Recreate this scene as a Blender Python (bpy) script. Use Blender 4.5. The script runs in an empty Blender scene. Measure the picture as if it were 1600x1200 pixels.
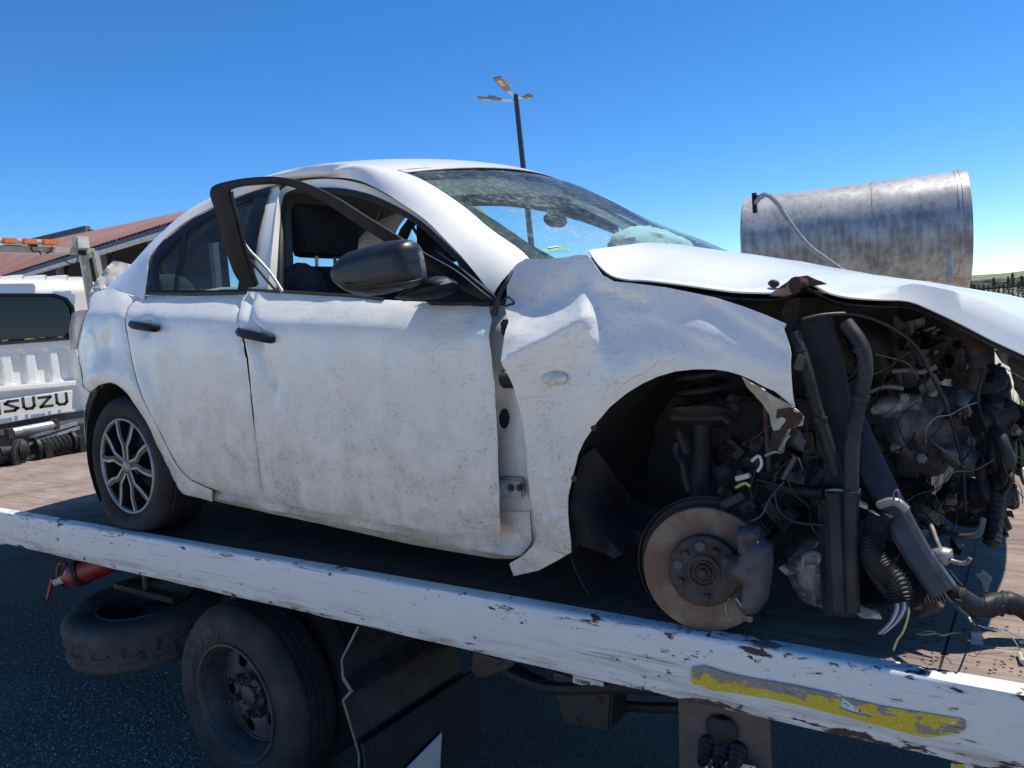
import bpy, bmesh, math, random
from math import sin, cos, pi, sqrt, radians
from mathutils import Vector, Matrix, noise
from mathutils.bvhtree import BVHTree
from mathutils.geometry import delaunay_2d_cdt

random.seed(7)
scene = bpy.context.scene
COL = scene.collection

# ------------------------------------------------------------------ camera, sky, sun, exposure
HB = 1.06                                   # height of the truck deck above the ground (z = 0 of the survey below is the deck)
CAMP = (3.3739, -1.7696, 0.7951)            # camera in deck coordinates
YAW, PITCH, ROLL, FPX = 0.6128, -0.0794, -0.0740, 1217.4
_f = Vector((-sin(YAW) * cos(PITCH), cos(YAW) * cos(PITCH), sin(PITCH)))
_r0 = Vector((cos(YAW), sin(YAW), 0))
_u0 = _r0.cross(_f)
_r = _r0 * cos(ROLL) + _u0 * sin(ROLL)
_u = -_r0 * sin(ROLL) + _u0 * cos(ROLL)
cam_data = bpy.data.cameras.new('camera')
cam = bpy.data.objects.new('camera', cam_data)
COL.objects.link(cam)
cam_data.sensor_fit = 'HORIZONTAL'
cam_data.sensor_width = 36
cam_data.lens = FPX / 1600 * 36
cam_data.clip_start = 0.05
cam_data.clip_end = 9000
cam.matrix_world = Matrix(((_r.x, _u.x, -_f.x, CAMP[0]), (_r.y, _u.y, -_f.y, CAMP[1]),
                           (_r.z, _u.z, -_f.z, CAMP[2] + HB), (0, 0, 0, 1)))
scene.camera = cam

SUN = Vector((0.25, 0.355, 1.0)).normalized()        # direction towards the sun
world = bpy.data.worlds.new('World')
scene.world = world
world.use_nodes = True
wn = world.node_tree.nodes
wl = world.node_tree.links
wn.clear()
sky = wn.new('ShaderNodeTexSky')
sky.sky_type = 'NISHITA'
sky.sun_disc = False
sky.sun_elevation = math.asin(SUN.z)
sky.sun_rotation = math.atan2(SUN.x, SUN.y)
sky.altitude = 3800
sky.air_density = 1.0
sky.dust_density = 0.0
sky.ozone_density = 2.5
hs = wn.new('ShaderNodeHueSaturation')
hs.inputs['Saturation'].default_value = 1.30
hs.inputs['Hue'].default_value = 0.502
bg = wn.new('ShaderNodeBackground')
bg.inputs['Strength'].default_value = 0.13
wo = wn.new('ShaderNodeOutputWorld')
wl.new(sky.outputs[0], hs.inputs['Color'])
wl.new(hs.outputs[0], bg.inputs[0])
wl.new(bg.outputs[0], wo.inputs[0])
sun_data = bpy.data.lights.new('sun', 'SUN')
sun_data.energy = 3.9
sun_data.angle = radians(0.5)
sun_data.color = (1.0, 0.95, 0.87)
sun = bpy.data.objects.new('sun', sun_data)
COL.objects.link(sun)
sun.location = (2, 3, 12)
sun.rotation_euler = SUN.to_track_quat('Z', 'Y').to_euler()
vs = scene.view_settings
vs.view_transform = 'Standard'
vs.look = 'None'
vs.gamma = 1
vs.use_curve_mapping = False
vs.exposure = 0.6
scene.cycles.max_bounces = 8
scene.cycles.transparent_max_bounces = 16
scene.cycles.use_denoising = True

# ------------------------------------------------------------------ survey: a sight line through a point of the photograph, met with a plane at a known depth
def ray(u, v):
    return (_f * FPX + _r * (u - 800) - _u * (v - 600)).normalized()
C0 = Vector(CAMP)
def PY(u, v, y):
    d = ray(u, v); return C0 + d * ((y - C0.y) / d.y)
def PX(u, v, x):
    d = ray(u, v); return C0 + d * ((x - C0.x) / d.x)
def PZ(u, v, z):
    d = ray(u, v); return C0 + d * ((z - C0.z) / d.z)
def PD(u, v, depth):
    d = _f * FPX + _r * (u - 800) - _u * (v - 600); return C0 + d * (depth / FPX)

def project(p):
    d = Vector(p) - C0; z = d.dot(_f)
    return 800 + FPX * d.dot(_r) / z, 600 - FPX * d.dot(_u) / z
def lerp(a, b, t): return a + (b - a) * t
def clamp(x, a=0.0, b=1.0): return max(a, min(b, x))
def sstep(a, b, x):
    t = clamp((x - a) / (b - a)); return t * t * (3 - 2 * t)
def table(tab, x):
    if x <= tab[0][0]:
        (a, fa), (b, fb) = tab[0], tab[1]
    elif x >= tab[-1][0]:
        (a, fa), (b, fb) = tab[-2], tab[-1]
    else:
        for (a, fa), (b, fb) in zip(tab, tab[1:]):
            if a <= x <= b: break
    return fa + (fb - fa) * (x - a) / (b - a)
def smooth_table(tab, x):
    """monotone cubic through the table"""
    if x <= tab[0][0] or x >= tab[-1][0]: return table(tab, x)
    n = len(tab)
    for i in range(n - 1):
        if tab[i][0] <= x <= tab[i + 1][0]: break
    def sl(k): return (tab[k + 1][1] - tab[k][1]) / (tab[k + 1][0] - tab[k][0])
    def tan(k):
        if k == 0: return sl(0)
        if k == n - 1: return sl(n - 2)
        a, b = sl(k - 1), sl(k)
        return 0.0 if a * b <= 0 else 2 * a * b / (a + b)
    h = tab[i + 1][0] - tab[i][0]; t = (x - tab[i][0]) / h; t2, t3 = t * t, t * t * t
    return (2 * t3 - 3 * t2 + 1) * tab[i][1] + (t3 - 2 * t2 + t) * h * tan(i) + (-2 * t3 + 3 * t2) * tab[i + 1][1] + (t3 - t2) * h * tan(i + 1)
def spline(pts, n=6, closed=False):
    """Catmull-Rom through the points"""
    P = [Vector(p) for p in pts]; out = []
    m = len(P)
    for i in range(m if closed else m - 1):
        if closed: p0, p1, p2, p3 = P[i - 1], P[i], P[(i + 1) % m], P[(i + 2) % m]
        else: p0, p1, p2, p3 = P[max(i - 1, 0)], P[i], P[i + 1], P[min(i + 2, m - 1)]
        for k in range(n):
            t = k / n
            out.append(0.5 * ((2 * p1) + (p2 - p0) * t + (2 * p0 - 5 * p1 + 4 * p2 - p3) * t * t + (3 * p1 - p0 - 3 * p2 + p3) * t ** 3))
    if not closed: out.append(P[-1].copy())
    return out
def in_poly(p, poly):
    x, y = p[0], p[1]; c = False; j = len(poly) - 1
    for i in range(len(poly)):
        xi, yi = poly[i][0], poly[i][1]; xj, yj = poly[j][0], poly[j][1]
        if (yi > y) != (yj > y) and x < (xj - xi) * (y - yi) / (yj - yi) + xi: c = not c
        j = i
    return c
def dist_seg(p, a, b):
    ax, ay = a[0], a[1]; dx, dy = b[0] - ax, b[1] - ay
    l = dx * dx + dy * dy
    t = clamp(((p[0] - ax) * dx + (p[1] - ay) * dy) / l) if l > 0 else 0
    return math.hypot(p[0] - ax - dx * t, p[1] - ay - dy * t)

# ------------------------------------------------------------------ objects
class Root:
    def __init__(s, o, loc): s.o, s.loc = o, Vector(loc)
def tag(o, label=None, cat=None, group=None, kind=None):
    if label: o['label'] = label
    if cat: o['category'] = cat
    if group: o['group'] = group
    if kind: o['kind'] = kind
    return o
def thing(name, label, cat, loc=(0, 0, 0), group=None):
    o = bpy.data.objects.new(name, None); COL.objects.link(o)
    o.empty_display_size = 0.2
    o.location = Vector(loc) + Vector((0, 0, HB))
    tag(o, label, cat, group)
    return Root(o, loc)

class MB:
    """collects shapes in deck coordinates, builds ONE mesh object"""
    def __init__(s): s.v, s.f, s.m, s.mi = [], [], [], 0
    def slot(s, i): s.mi = i; return s
    def add(s, vs, fs):
        b = len(s.v); s.v += [Vector(p) for p in vs]
        for f in fs: s.f.append([b + i for i in f]); s.m.append(s.mi)
        return s
    def box(s, c, size, M=None, taper=1.0):
        x, y, z = size[0] / 2, size[1] / 2, size[2] / 2; c = Vector(c)
        P = [Vector((a * x * (taper if k > 0 else 1), b * y * (taper if k > 0 else 1), k * z)) for k in (-1, 1) for a, b in ((-1, -1), (1, -1), (1, 1), (-1, 1))]
        if M is not None: P = [M @ p for p in P]
        return s.add([p + c for p in P], [(3, 2, 1, 0), (4, 5, 6, 7), (0, 1, 5, 4), (1, 2, 6, 5), (2, 3, 7, 6), (3, 0, 4, 7)])
    def bar(s, a, b, w, h, up=(0, 0, 1)):
        a, b = Vector(a), Vector(b); d = (b - a).normalized(); u = Vector(up)
        sd = d.cross(u)
        if sd.length < 1e-5: sd = d.cross(Vector((0, 1, 0)))
        sd.normalize(); u = sd.cross(d)
        P = [p + sd * (i * w / 2) + u * (j * h / 2) for p in (a, b) for i, j in ((-1, -1), (1, -1), (1, 1), (-1, 1))]
        return s.add(P, [(3, 2, 1, 0), (4, 5, 6, 7), (0, 1, 5, 4), (1, 2, 6, 5), (2, 3, 7, 6), (3, 0, 4, 7)])
    def tube(s, path, r, n=8, caps=True):
        P = [Vector(p) for p in path]; m = len(P); rr = r if callable(r) else (lambda t: r)
        T = [(P[min(i + 1, m - 1)] - P[max(i - 1, 0)]).normalized() for i in range(m)]
        a = T[0].orthogonal().normalized(); V = []
        for i in range(m):
            a = (a - T[i] * a.dot(T[i])).normalized(); b = T[i].cross(a); R = rr(i / (m - 1))
            V += [P[i] + (a * cos(2 * pi * k / n) + b * sin(2 * pi * k / n)) * R for k in range(n)]
        F = [(i * n + k, i * n + (k + 1) % n, (i + 1) * n + (k + 1) % n, (i + 1) * n + k) for i in range(m - 1) for k in range(n)]
        if caps: F += [tuple(range(n - 1, -1, -1)), tuple(range((m - 1) * n, m * n))]
        return s.add(V, F)
    def lathe(s, prof, c, axis=(0, 1, 0), n=32, mod=None, closed=False, a0=0.0):
        """prof: (radius, offset along the axis)"""
        ax = Vector(axis).normalized(); c = Vector(c)
        e1 = Vector((1, 0, 0)) if abs(ax.x) < 0.9 else Vector((0, 1, 0))
        e1 = (e1 - ax * e1.dot(ax)).normalized(); e2 = ax.cross(e1)
        m = len(prof); V = []
        for k in range(n):
            t = a0 + 2 * pi * k / n
            for j, (r, h) in enumerate(prof):
                if mod: r, h = mod(k, j, r, h)
                V.append(c + (e1 * cos(t) + e2 * sin(t)) * r + ax * h)
        F = []
        for k in range(n):
            k2 = (k + 1) % n
            for j in range(m if closed else m - 1):
                j2 = (j + 1) % m
                F.append((k * m + j, k2 * m + j, k2 * m + j2, k * m + j2))
        return s.add(V, F)
    def loft(s, rows, closed_u=False):
        n = len(rows[0]); V = [p for r in rows for p in r]
        F = [(i * n + k, i * n + (k + 1) % n, (i + 1) * n + (k + 1) % n, (i + 1) * n + k) for i in range(len(rows) - 1) for k in range(n if closed_u else n - 1)]
        return s.add(V, F)
    def prism(s, poly, d):
        """3-D polygon pushed along the vector d"""
        n = len(poly); d = Vector(d); P = [Vector(p) for p in poly]
        return s.add(P + [p + d for p in P], [tuple(range(n - 1, -1, -1)), tuple(range(n, 2 * n))] + [(i, (i + 1) % n, n + (i + 1) % n, n + i) for i in range(n)])
    def ball(s, c, r, n=12, m=8, M=None, fn=None):
        V, F = [], []
        rx, ry, rz = (r, r, r) if not hasattr(r, '__len__') else r
        for i in range(m + 1):
            th = pi * i / m
            for k in range(n):
                ph = 2 * pi * k / n
                p = Vector((rx * sin(th) * cos(ph), ry * sin(th) * sin(ph), rz * cos(th)))
                if fn: p = fn(p)
                if M is not None: p = M @ p
                V.append(p + Vector(c))
        F = [(i * n + k, (i + 1) * n + k, (i + 1) * n + (k + 1) % n, i * n + (k + 1) % n) for i in range(m) for k in range(n)]
        return s.add(V, F)
    def move(s, fn): s.v = [Vector(fn(p)) for p in s.v]; return s
    def mirror(s):
        s.v = [mir(p) for p in s.v]; s.f = [f[::-1] for f in s.f]; return s
    def build(s, name, mat, root, parent=None, smooth=35, label=None, solid=0, recalc=True, bevel=0, loc=None):
        me = bpy.data.meshes.new(name)
        base = root.loc if isinstance(root, Root) else Vector(root if root is not None else (0, 0, 0))
        off = Vector(loc) if loc is not None else Vector((0, 0, 0))
        me.from_pydata([p - base - off for p in s.v], [], s.f)
        for m in (mat if isinstance(mat, (list, tuple)) else [mat]): me.materials.append(m)
        me.polygons.foreach_set('material_index', s.m)
        bm = bmesh.new(); bm.from_mesh(me)
        bmesh.ops.remove_doubles(bm, verts=bm.verts, dist=1e-5)
        if recalc: bmesh.ops.recalc_face_normals(bm, faces=bm.faces)
        if bevel:
            es = [e for e in bm.edges if len(e.link_faces) == 2 and e.calc_face_angle(0) > 0.6]
            bmesh.ops.bevel(bm, geom=es, offset=bevel, segments=2, affect='EDGES', clamp_overlap=True)
        if solid:                          # sheet thickness: a back skin and a rim
            bm.normal_update()
            vs_, fs_ = bm.verts[:], bm.faces[:]
            rim = [(e.link_loops[0].vert, e.link_loops[0].link_loop_next.vert, e.link_faces[0].material_index) for e in bm.edges if len(e.link_faces) == 1]
            cp = {v: bm.verts.new(v.co - v.normal * solid) for v in vs_}
            for f in fs_:
                g = bm.faces.new([cp[v] for v in reversed(f.verts)]); g.material_index = f.material_index
            for a, c_, mi in rim:
                g = bm.faces.new([c_, a, cp[a], cp[c_]]); g.material_index = mi
            bm.normal_update()
        bm.to_mesh(me); bm.free()
        if smooth:
            me.shade_smooth(); me.set_sharp_from_angle(angle=radians(smooth))
        o = bpy.data.objects.new(name, me); COL.objects.link(o)
        if isinstance(root, Root):
            o.parent = parent if parent is not None else root.o
            o.location = off
        else: o.location = base + off + Vector((0, 0, HB))
        if label: o['label'] = label
        return o

def sheet(poly, depth_fn, step, amp=0.0, freq=10.0, seed=0.0, holes=(), warp=None):
    """triangulates a 2-D polygon with inner points; depth_fn maps (a, b) to a 3-D point"""
    def sub(pl):
        out = []
        for i in range(len(pl)):
            a, b = Vector(pl[i][:2]), Vector(pl[(i + 1) % len(pl)][:2])
            k = max(1, int((b - a).length / step + 0.5))
            out += [a.lerp(b, j / k) for j in range(k)]
        return out
    loops = [sub(poly)] + [sub(h) for h in holes]
    co, ed = [], []
    for L in loops:
        b = len(co); co += L; ed += [(b + i, b + (i + 1) % len(L)) for i in range(len(L))]
    nb = len(co)
    xs = [p[0] for p in loops[0]]; ys = [p[1] for p in loops[0]]
    segs = [(co[a], co[b]) for a, b in ed]
    rnd = random.Random(3)
    y = min(ys) + step / 2; row = 0
    while y < max(ys):
        x = min(xs) + (step / 2 if row % 2 else 0)
        while x < max(xs):
            p = Vector((x + rnd.uniform(-.12, .12) * step, y + rnd.uniform(-.12, .12) * step))
            if in_poly(p, loops[0]) and not any(in_poly(p, h) for h in loops[1:]) and min((dist_seg(p, a, b) for a, b in segs if abs(a[0] - x) < 2.5 * step and abs(a[1] - y) < 2.5 * step), default=9) > step * .45:
                co.append(p)
            x += step
        y += step * .87; row += 1
    V, E, Fc, *_ = delaunay_2d_cdt(co, ed, [], 0, 1e-7)
    F = []
    for f in Fc:
        c = sum((V[i] for i in f), Vector((0, 0))) / len(f)
        if in_poly(c, loops[0]) and not any(in_poly(c, h) for h in loops[1:]): F.append(tuple(f))
    P = []
    for p in V:
        q = depth_fn(p[0], p[1])
        P.append(q)
    return P, F
# ------------------------------------------------------------------ materials
class NT:
    def __init__(s, name):
        s.mat = bpy.data.materials.new(name); s.mat.use_nodes = True
        s.t = s.mat.node_tree; s.t.nodes.clear()
        s.out = s.t.nodes.new('ShaderNodeOutputMaterial')
        s.tc = s.t.nodes.new('ShaderNodeTexCoord')
    def n(s, typ, **kw):
        nd = s.t.nodes.new(typ)
        for k, v in kw.items():
            if k in nd.inputs: s.put(nd.inputs[k], v)
            else: setattr(nd, k, v)
        return nd
    def put(s, sock, v):
        if isinstance(v, bpy.types.NodeSocket): s.t.links.new(v, sock)
        elif isinstance(v, (tuple, list)) and len(v) == 3 and sock.type == 'RGBA': sock.default_value = (*v, 1)
        else: sock.default_value = v
    def co(s, scale=(1, 1, 1), rot=(0, 0, 0), loc=(0, 0, 0)):
        m = s.n('ShaderNodeMapping'); s.t.links.new(s.tc.outputs['Object'], m.inputs['Vector'])
        m.inputs['Scale'].default_value = scale; m.inputs['Rotation'].default_value = rot; m.inputs['Location'].default_value = loc
        return m.outputs[0]
    def noise(s, vec, scale=5, detail=4, rough=.55, dist=0):
        return s.n('ShaderNodeTexNoise', Vector=vec, Scale=scale, Detail=detail, Roughness=rough, Distortion=dist).outputs['Fac']
    def ramp(s, fac, *stops):
        r = s.n('ShaderNodeValToRGB', Fac=fac); e = r.color_ramp.elements
        while len(e) < len(stops): e.new(.5)
        for el, (p, c) in zip(e, stops):
            el.position = p; el.color = (*c, 1) if hasattr(c, '__len__') else (c, c, c, 1)
        return r.outputs['Color']
    def math(s, op, a, b=0.0, c=None, cl=False):
        m = s.n('ShaderNodeMath', operation=op, use_clamp=cl); s.put(m.inputs[0], a); s.put(m.inputs[1], b)
        if c is not None: s.put(m.inputs[2], c)
        return m.outputs[0]
    def mix(s, fac, a, b, blend='MIX'):
        m = s.n('ShaderNodeMix', data_type='RGBA', blend_type=blend)
        s.put(m.inputs[0], fac); s.put(m.inputs[6], a); s.put(m.inputs[7], b); return m.outputs[2]
    def sep(s, vec):
        return s.n('ShaderNodeSeparateXYZ', Vector=vec).outputs
    def bump(s, h, strength=.3, dist=.01, nrm=None):
        b = s.n('ShaderNodeBump', Height=h, Strength=strength, Distance=dist)
        if nrm is not None: s.put(b.inputs['Normal'], nrm)
        return b.outputs[0]
    def bsdf(s, **kw):
        p = s.n('ShaderNodeBsdfPrincipled')
        for k, v in kw.items(): s.put(p.inputs[k.replace('_', ' ')], v)
        s.t.links.new(p.outputs[0], s.out.inputs[0]); return p
    def surf(s, sh): s.t.links.new(sh, s.out.inputs[0]); return s.mat

def simple(name, col, rough=.5, metal=0.0, var=.25, scale=14, bump=.15, bscale=60, spec=.5):
    """a plain base colour broken by noise, with a fine relief"""
    t = NT(name); c = t.co()
    f = t.noise(c, scale, 5)
    lo = tuple(x * (1 - var) for x in col); hi = tuple(min(1, x * (1 + var)) for x in col)
    colr = t.ramp(f, (.3, lo), (.7, hi))
    r = t.math('MULTIPLY_ADD', t.noise(c, scale * 2, 3), .25, rough - .12, cl=True)
    t.bsdf(Base_Color=colr, Roughness=r, Metallic=metal, Normal=t.bump(t.noise(c, bscale, 4), bump, .004), Specular_IOR_Level=spec)
    return t.mat

def make_paint(name, base=(.81, .78, .715), dirt=1.0, waves=.10):
    t = NT(name); c = t.co(); x, y, z = t.sep(c)
    # mud film: heavier low down, broken by noise
    low = t.math('SUBTRACT', 1.0, t.math('MULTIPLY', t.math('ADD', z, t.math('MULTIPLY', x, .05)), 1.25), cl=True)
    n1 = t.noise(c, 10, 8, .68, .2)
    film = t.math('MULTIPLY', t.math('MULTIPLY', low, t.math('SUBTRACT', t.math('MULTIPLY', n1, 1.6), .16, cl=True)), 1.15 * dirt, cl=True)
    film = t.math('ADD', film, t.math('MULTIPLY', t.math('SUBTRACT', t.noise(t.co((14, 14, 3.5), (0, radians(12), 0)), 1.0, 7, .7), .40, cl=True), .40 * dirt), cl=True)
    col = t.mix(film, base, (.42, .36, .27))
    # splash grains and diagonal dry streaks
    st = t.noise(t.co((16, 16, 110), (0, radians(-14), 0)), 1.0, 5, .7)
    pat = t.math('SUBTRACT', t.noise(c, 3.1, 3), .40, cl=True)
    streak = t.math('MULTIPLY', t.ramp(st, (.54, 0), (.64, 1)), t.math('MULTIPLY', pat, 5.0 * dirt, cl=True), cl=True)
    col = t.mix(t.math('MULTIPLY', streak, .26), col, (.33, .29, .23))
    gr = t.noise(t.co((90, 90, 120)), 1.0, 3, .7)
    grains = t.math('MULTIPLY', t.ramp(gr, (.55, 0), (.63, 1)), t.math('MULTIPLY', t.math('ADD', low, .38), t.ramp(n1, (.42, 0), (.6, 1))), cl=True)
    col = t.mix(t.math('MULTIPLY', grains, .7 * dirt), col, (.20, .17, .13))
    # bare patches rubbed bluish white and a few dark scratches
    rub = t.ramp(t.noise(t.co((5, 5, 8), (0, radians(20), 0), (3, 1, 2)), 1.3, 4, .6, .8), (.60, 0), (.66, 1))
    col = t.mix(t.math('MULTIPLY', rub, .35), col, (.70, .73, .76))
    sc = t.n('ShaderNodeTexVoronoi', Vector=t.co((2.2, 2.2, 7.5), (0, radians(25), 0)), Scale=2.0, feature='DISTANCE_TO_EDGE').outputs['Distance']
    scr = t.math('MULTIPLY', t.ramp(sc, (.0, 1), (.006, 0)), t.ramp(t.noise(c, 6, 2), (.58, 0), (.66, 1)))
    col = t.mix(t.math('MULTIPLY', scr, .55), col, (.22, .2, .18))
    rough = t.math('MULTIPLY_ADD', film, .6, .24, cl=True)
    wav = t.noise(c, 4.5, 2, .5)
    nb = t.bump(wav, waves, .06)
    nb = t.bump(t.math('ADD', t.math('MULTIPLY', streak, .5), grains), .12, .002, nb)
    t.bsdf(Base_Color=col, Roughness=rough, Normal=nb, Coat_Weight=.4, Coat_Roughness=.10)
    return t.mat

def make_worn(name, paint, rust=(.06, .032, .022), edge_z=None, amount=.5, prim=(.30, .27, .24)):
    """painted steel with chips down to rust; edges named in edge_z (local heights) chip more"""
    t = NT(name); c = t.co(); x, y, z = t.sep(c)
    n = t.noise(t.co((3.2, 3.2, 11)), 2.6, 8, .68, .4)
    big = t.noise(t.co((.8, .8, 1.2)), 1.6, 3)
    th = t.math('ADD', n, t.math('MULTIPLY', t.math('SUBTRACT', big, .5), .35 * amount))
    if edge_z:
        for ez, w in edge_z:
            d = t.math('SUBTRACT', 1.0, t.math('DIVIDE', t.math('ABSOLUTE', t.math('SUBTRACT', z, ez)), w), cl=True)
            th = t.math('ADD', th, t.math('MULTIPLY', d, .10))
    right = t.math('MULTIPLY', t.math('SUBTRACT', x, 2.6, cl=True), .06)
    th = t.math('ADD', th, right)
    fchip = t.ramp(t.math('ADD', t.noise(t.co((9, 9, 16), (0, radians(30), 0)), 3.0, 5, .7), t.math('MULTIPLY', t.math('SUBTRACT', big, .5), .3)), (.665, 0), (.675, 1)); chip = t.math('MAXIMUM', fchip, t.ramp(th, (.672, 0), (.685, 1))); halo = t.ramp(th, (.635, 0), (.675, 1))
    st = t.noise(t.co((1.1, 1.1, 38), (0, radians(4), 0)), 2.2, 5, .72)
    scr = t.math('MULTIPLY', t.ramp(st, (.61, 0), (.63, 1)), t.ramp(t.noise(t.co((.9, .9, 3)), 2.0, 3), (.46, 0), (.56, 1)))
    grime = t.ramp(t.noise(c, 4, 5), (.35, 0), (.75, 1))
    col = t.mix(t.math('MULTIPLY', grime, .25), paint, tuple(p * .72 for p in paint))
    bot = t.math('SUBTRACT', 1.0, t.math('DIVIDE', t.math('ABSOLUTE', t.math('SUBTRACT', z, HB - .15)), .05), cl=True)
    smear = t.math('MULTIPLY', bot, t.ramp(t.noise(t.co((1.5, 1.5, 22)), 1.8, 6, .7), (.46, 0), (.60, 1)))
    col = t.mix(t.math('MULTIPLY', smear, .75), col, (.27, .22, .16))
    st2 = t.noise(t.co((.55, .55, 46), (0, radians(-7), 0), (5, 2, 1)), 2.0, 4, .75)
    col = t.mix(t.math('MULTIPLY', t.ramp(st2, (.57, 0), (.60, 1)), t.ramp(t.noise(t.co((.7, .7, 2), (0, 0, 0), (9, 1, 1)), 2, 2), (.5, 0), (.56, 1))), col, (.30, .28, .25))
    col = t.mix(t.math('MULTIPLY', halo, .5), col, prim)
    col = t.mix(t.math('MAXIMUM', chip, t.math('MULTIPLY', scr, .85)), col, rust)
    t.bsdf(Base_Color=col, Roughness=t.math('MULTIPLY_ADD', chip, .35, .42), Normal=t.bump(t.math('MULTIPLY_ADD', chip, -1.0, t.math('MULTIPLY', n, .2)), .25, .004))
    return t.mat

def make_glass(name, tint=(.78, .86, .85), dust=.10, dust_col=(.62, .62, .55), dscale=40, refl=.8):
    t = NT(name); c = t.co()
    tr = t.n('ShaderNodeBsdfTransparent', Color=(*tint, 1))
    gl = t.n('ShaderNodeBsdfGlossy', Roughness=.03)
    gm = t.n('ShaderNodeNewGeometry'); dt = t.n('ShaderNodeVectorMath', operation='DOT_PRODUCT')
    t.put(dt.inputs[0], gm.outputs['Incoming']); t.put(dt.inputs[1], gm.outputs['Normal'])
    fr = t.math('MULTIPLY_ADD', t.math('POWER', t.math('SUBTRACT', 1.0, t.math('ABSOLUTE', dt.outputs['Value'])), 5.0), refl, .035, cl=True)
    m1 = t.n('ShaderNodeMixShader'); t.put(m1.inputs[0], fr); t.t.links.new(tr.outputs[0], m1.inputs[1]); t.t.links.new(gl.outputs[0], m1.inputs[2])
    df = t.n('ShaderNodeBsdfDiffuse', Color=(*dust_col, 1))
    sp = t.ramp(t.noise(c, dscale, 4, .7), (.50, 0), (.72, 1)); pt = t.ramp(t.noise(c, 3.5, 4), (.35, .15), (.7, 1))
    fac = t.math('MULTIPLY', t.math('MULTIPLY_ADD', sp, .8, .25), t.math('MULTIPLY', pt, dust), cl=True)
    m2 = t.n('ShaderNodeMixShader'); t.put(m2.inputs[0], fac); t.t.links.new(m1.outputs[0], m2.inputs[1]); t.t.links.new(df.outputs[0], m2.inputs[2])
    return t.surf(m2.outputs[0])

def make_rubber(name, col=(.028, .027, .026), dust=.5, rough=.75):
    t = NT(name); c = t.co()
    f = t.ramp(t.noise(c, 7, 5, .6), (.38, 0), (.72, 1))
    g = t.noise(c, 90, 3)
    colr = t.mix(t.math('MULTIPLY', f, dust), col, (.13, .115, .095))
    colr = t.mix(t.math('MULTIPLY', t.ramp(g, (.45, 0), (.75, 1)), .35 * dust), colr, (.16, .14, .12))
    t.bsdf(Base_Color=colr, Roughness=rough, Specular_IOR_Level=.25, Normal=t.bump(g, .2, .003))
    return t.mat

def make_steel(name, base=(.42, .42, .41), rust=(.16, .075, .035), amount=.5, metal=.7, rough=.45, scale=9):
    t = NT(name); c = t.co()
    n = t.noise(c, scale, 6, .65)
    m = t.ramp(n, (.62 - .3 * amount, 0), (.75 - .25 * amount, 1))
    fine = t.noise(c, scale * 9, 3)
    col = t.mix(m, base, rust); col = t.mix(t.math('MULTIPLY', fine, .35), col, tuple(r * .5 for r in rust))
    t.bsdf(Base_Color=col, Metallic=t.math('MULTIPLY', t.math('SUBTRACT', 1.0, m), metal), Roughness=t.math('MULTIPLY_ADD', m, .3, rough, cl=True), Normal=t.bump(fine, .25, .003))
    return t.mat

M = {}
M['paint'] = make_paint('white_car_paint')
M['paint_top'] = make_paint('white_car_paint_upper', dirt=.22, waves=.04)
M['rust'] = simple('bare_rust', (.20, .085, .05), .8, var=.6, scale=60)
M['dust'] = simple('scraped_paint', (.42, .38, .32), .7, var=.4, scale=50)
M['bonnet'] = make_paint('white_bonnet_paint', dirt=.12, waves=.05)
M['paint_inner'] = make_paint('white_inner_sheet', base=(.55, .57, .57), dirt=.6, waves=.02)
M['black_trim'] = simple('black_trim', (.006, .008, .013), .5, var=.3, bump=.05, spec=.25)
M['mirror_black'] = simple('mirror_shell_black', (.013, .0135, .015), .40, var=.5, scale=22, bump=.06)
M['seal'] = simple('black_rubber_seal', (.012, .012, .013), .65)
M['liner'] = simple('black_wheel_liner', (.008, .008, .009), .8, var=.4, bump=.3)
M['dark'] = make_rubber('grimy_black_plastic', (.009, .009, .011), .16, .5)
M['dark2'] = make_rubber('dusty_dark_plastic', (.014, .015, .018), .26, .55)
M['undercoat'] = simple('undercoat', (.03, .03, .03), .8, var=.4)
M['fabric'] = simple('seat_fabric', (.020, .020, .023), .9, var=.3, scale=60, bump=.4, bscale=220)
M['fabric_grey'] = simple('grey_seat_fabric', (.045, .043, .045), .92, var=.25, scale=60, bump=.4, bscale=220)
M['headliner'] = simple('grey_headliner', (.13, .125, .115), .95, var=.1)
M['beige'] = simple('beige_visor', (.5, .45, .38), .9, var=.1)
M['airbag'] = simple('airbag_cloth', (.80, .80, .76), .9, var=.12, scale=30, bump=.3)
M['glass'] = make_glass('windscreen_glass', (.64, .85, .81), .60, (.44, .48, .44), refl=.5)
M['side_glass'] = make_glass('tinted_side_glass', (.68, .80, .82), .16, (.42, .46, .46), 30, refl=.6)
M['cab_glass'] = make_glass('dark_cab_glass', (.10, .13, .19), .03, refl=.35)
M['tyre'] = make_rubber('tyre_rubber', (.014, .014, .015), dust=.16)
M['truck_tyre'] = make_rubber('truck_tyre_rubber', (.028, .027, .026), .35)
M['spare_tyre'] = make_rubber('spare_tyre_rubber', (.048, .042, .036), .75)
M['alloy_dark'] = simple('dark_alloy', (.022, .024, .028), .42, metal=.4, var=.3)
M['alloy_face'] = simple('machined_alloy', (.26, .265, .27), .42, metal=.6, var=.25, scale=25)
M['rim_steel'] = simple('grey_steel_rim', (.075, .07, .068), .55, metal=.25, var=.45, scale=8)
M['disc'] = make_steel('rusty_disc', (.23, .175, .13), (.19, .10, .06), .75, .45, .6, 12)
M['hub'] = make_steel('rusty_hub', (.065, .055, .05), (.06, .036, .03), .6, .35, .6, 20)
M['caliper'] = make_steel('grey_caliper', (.085, .085, .09), (.06, .045, .042), .35, .3, .6, 16)
M['strut'] = make_steel('dirty_strut', (.022, .022, .023), (.026, .021, .018), .5, .2, .65, 14)
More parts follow.
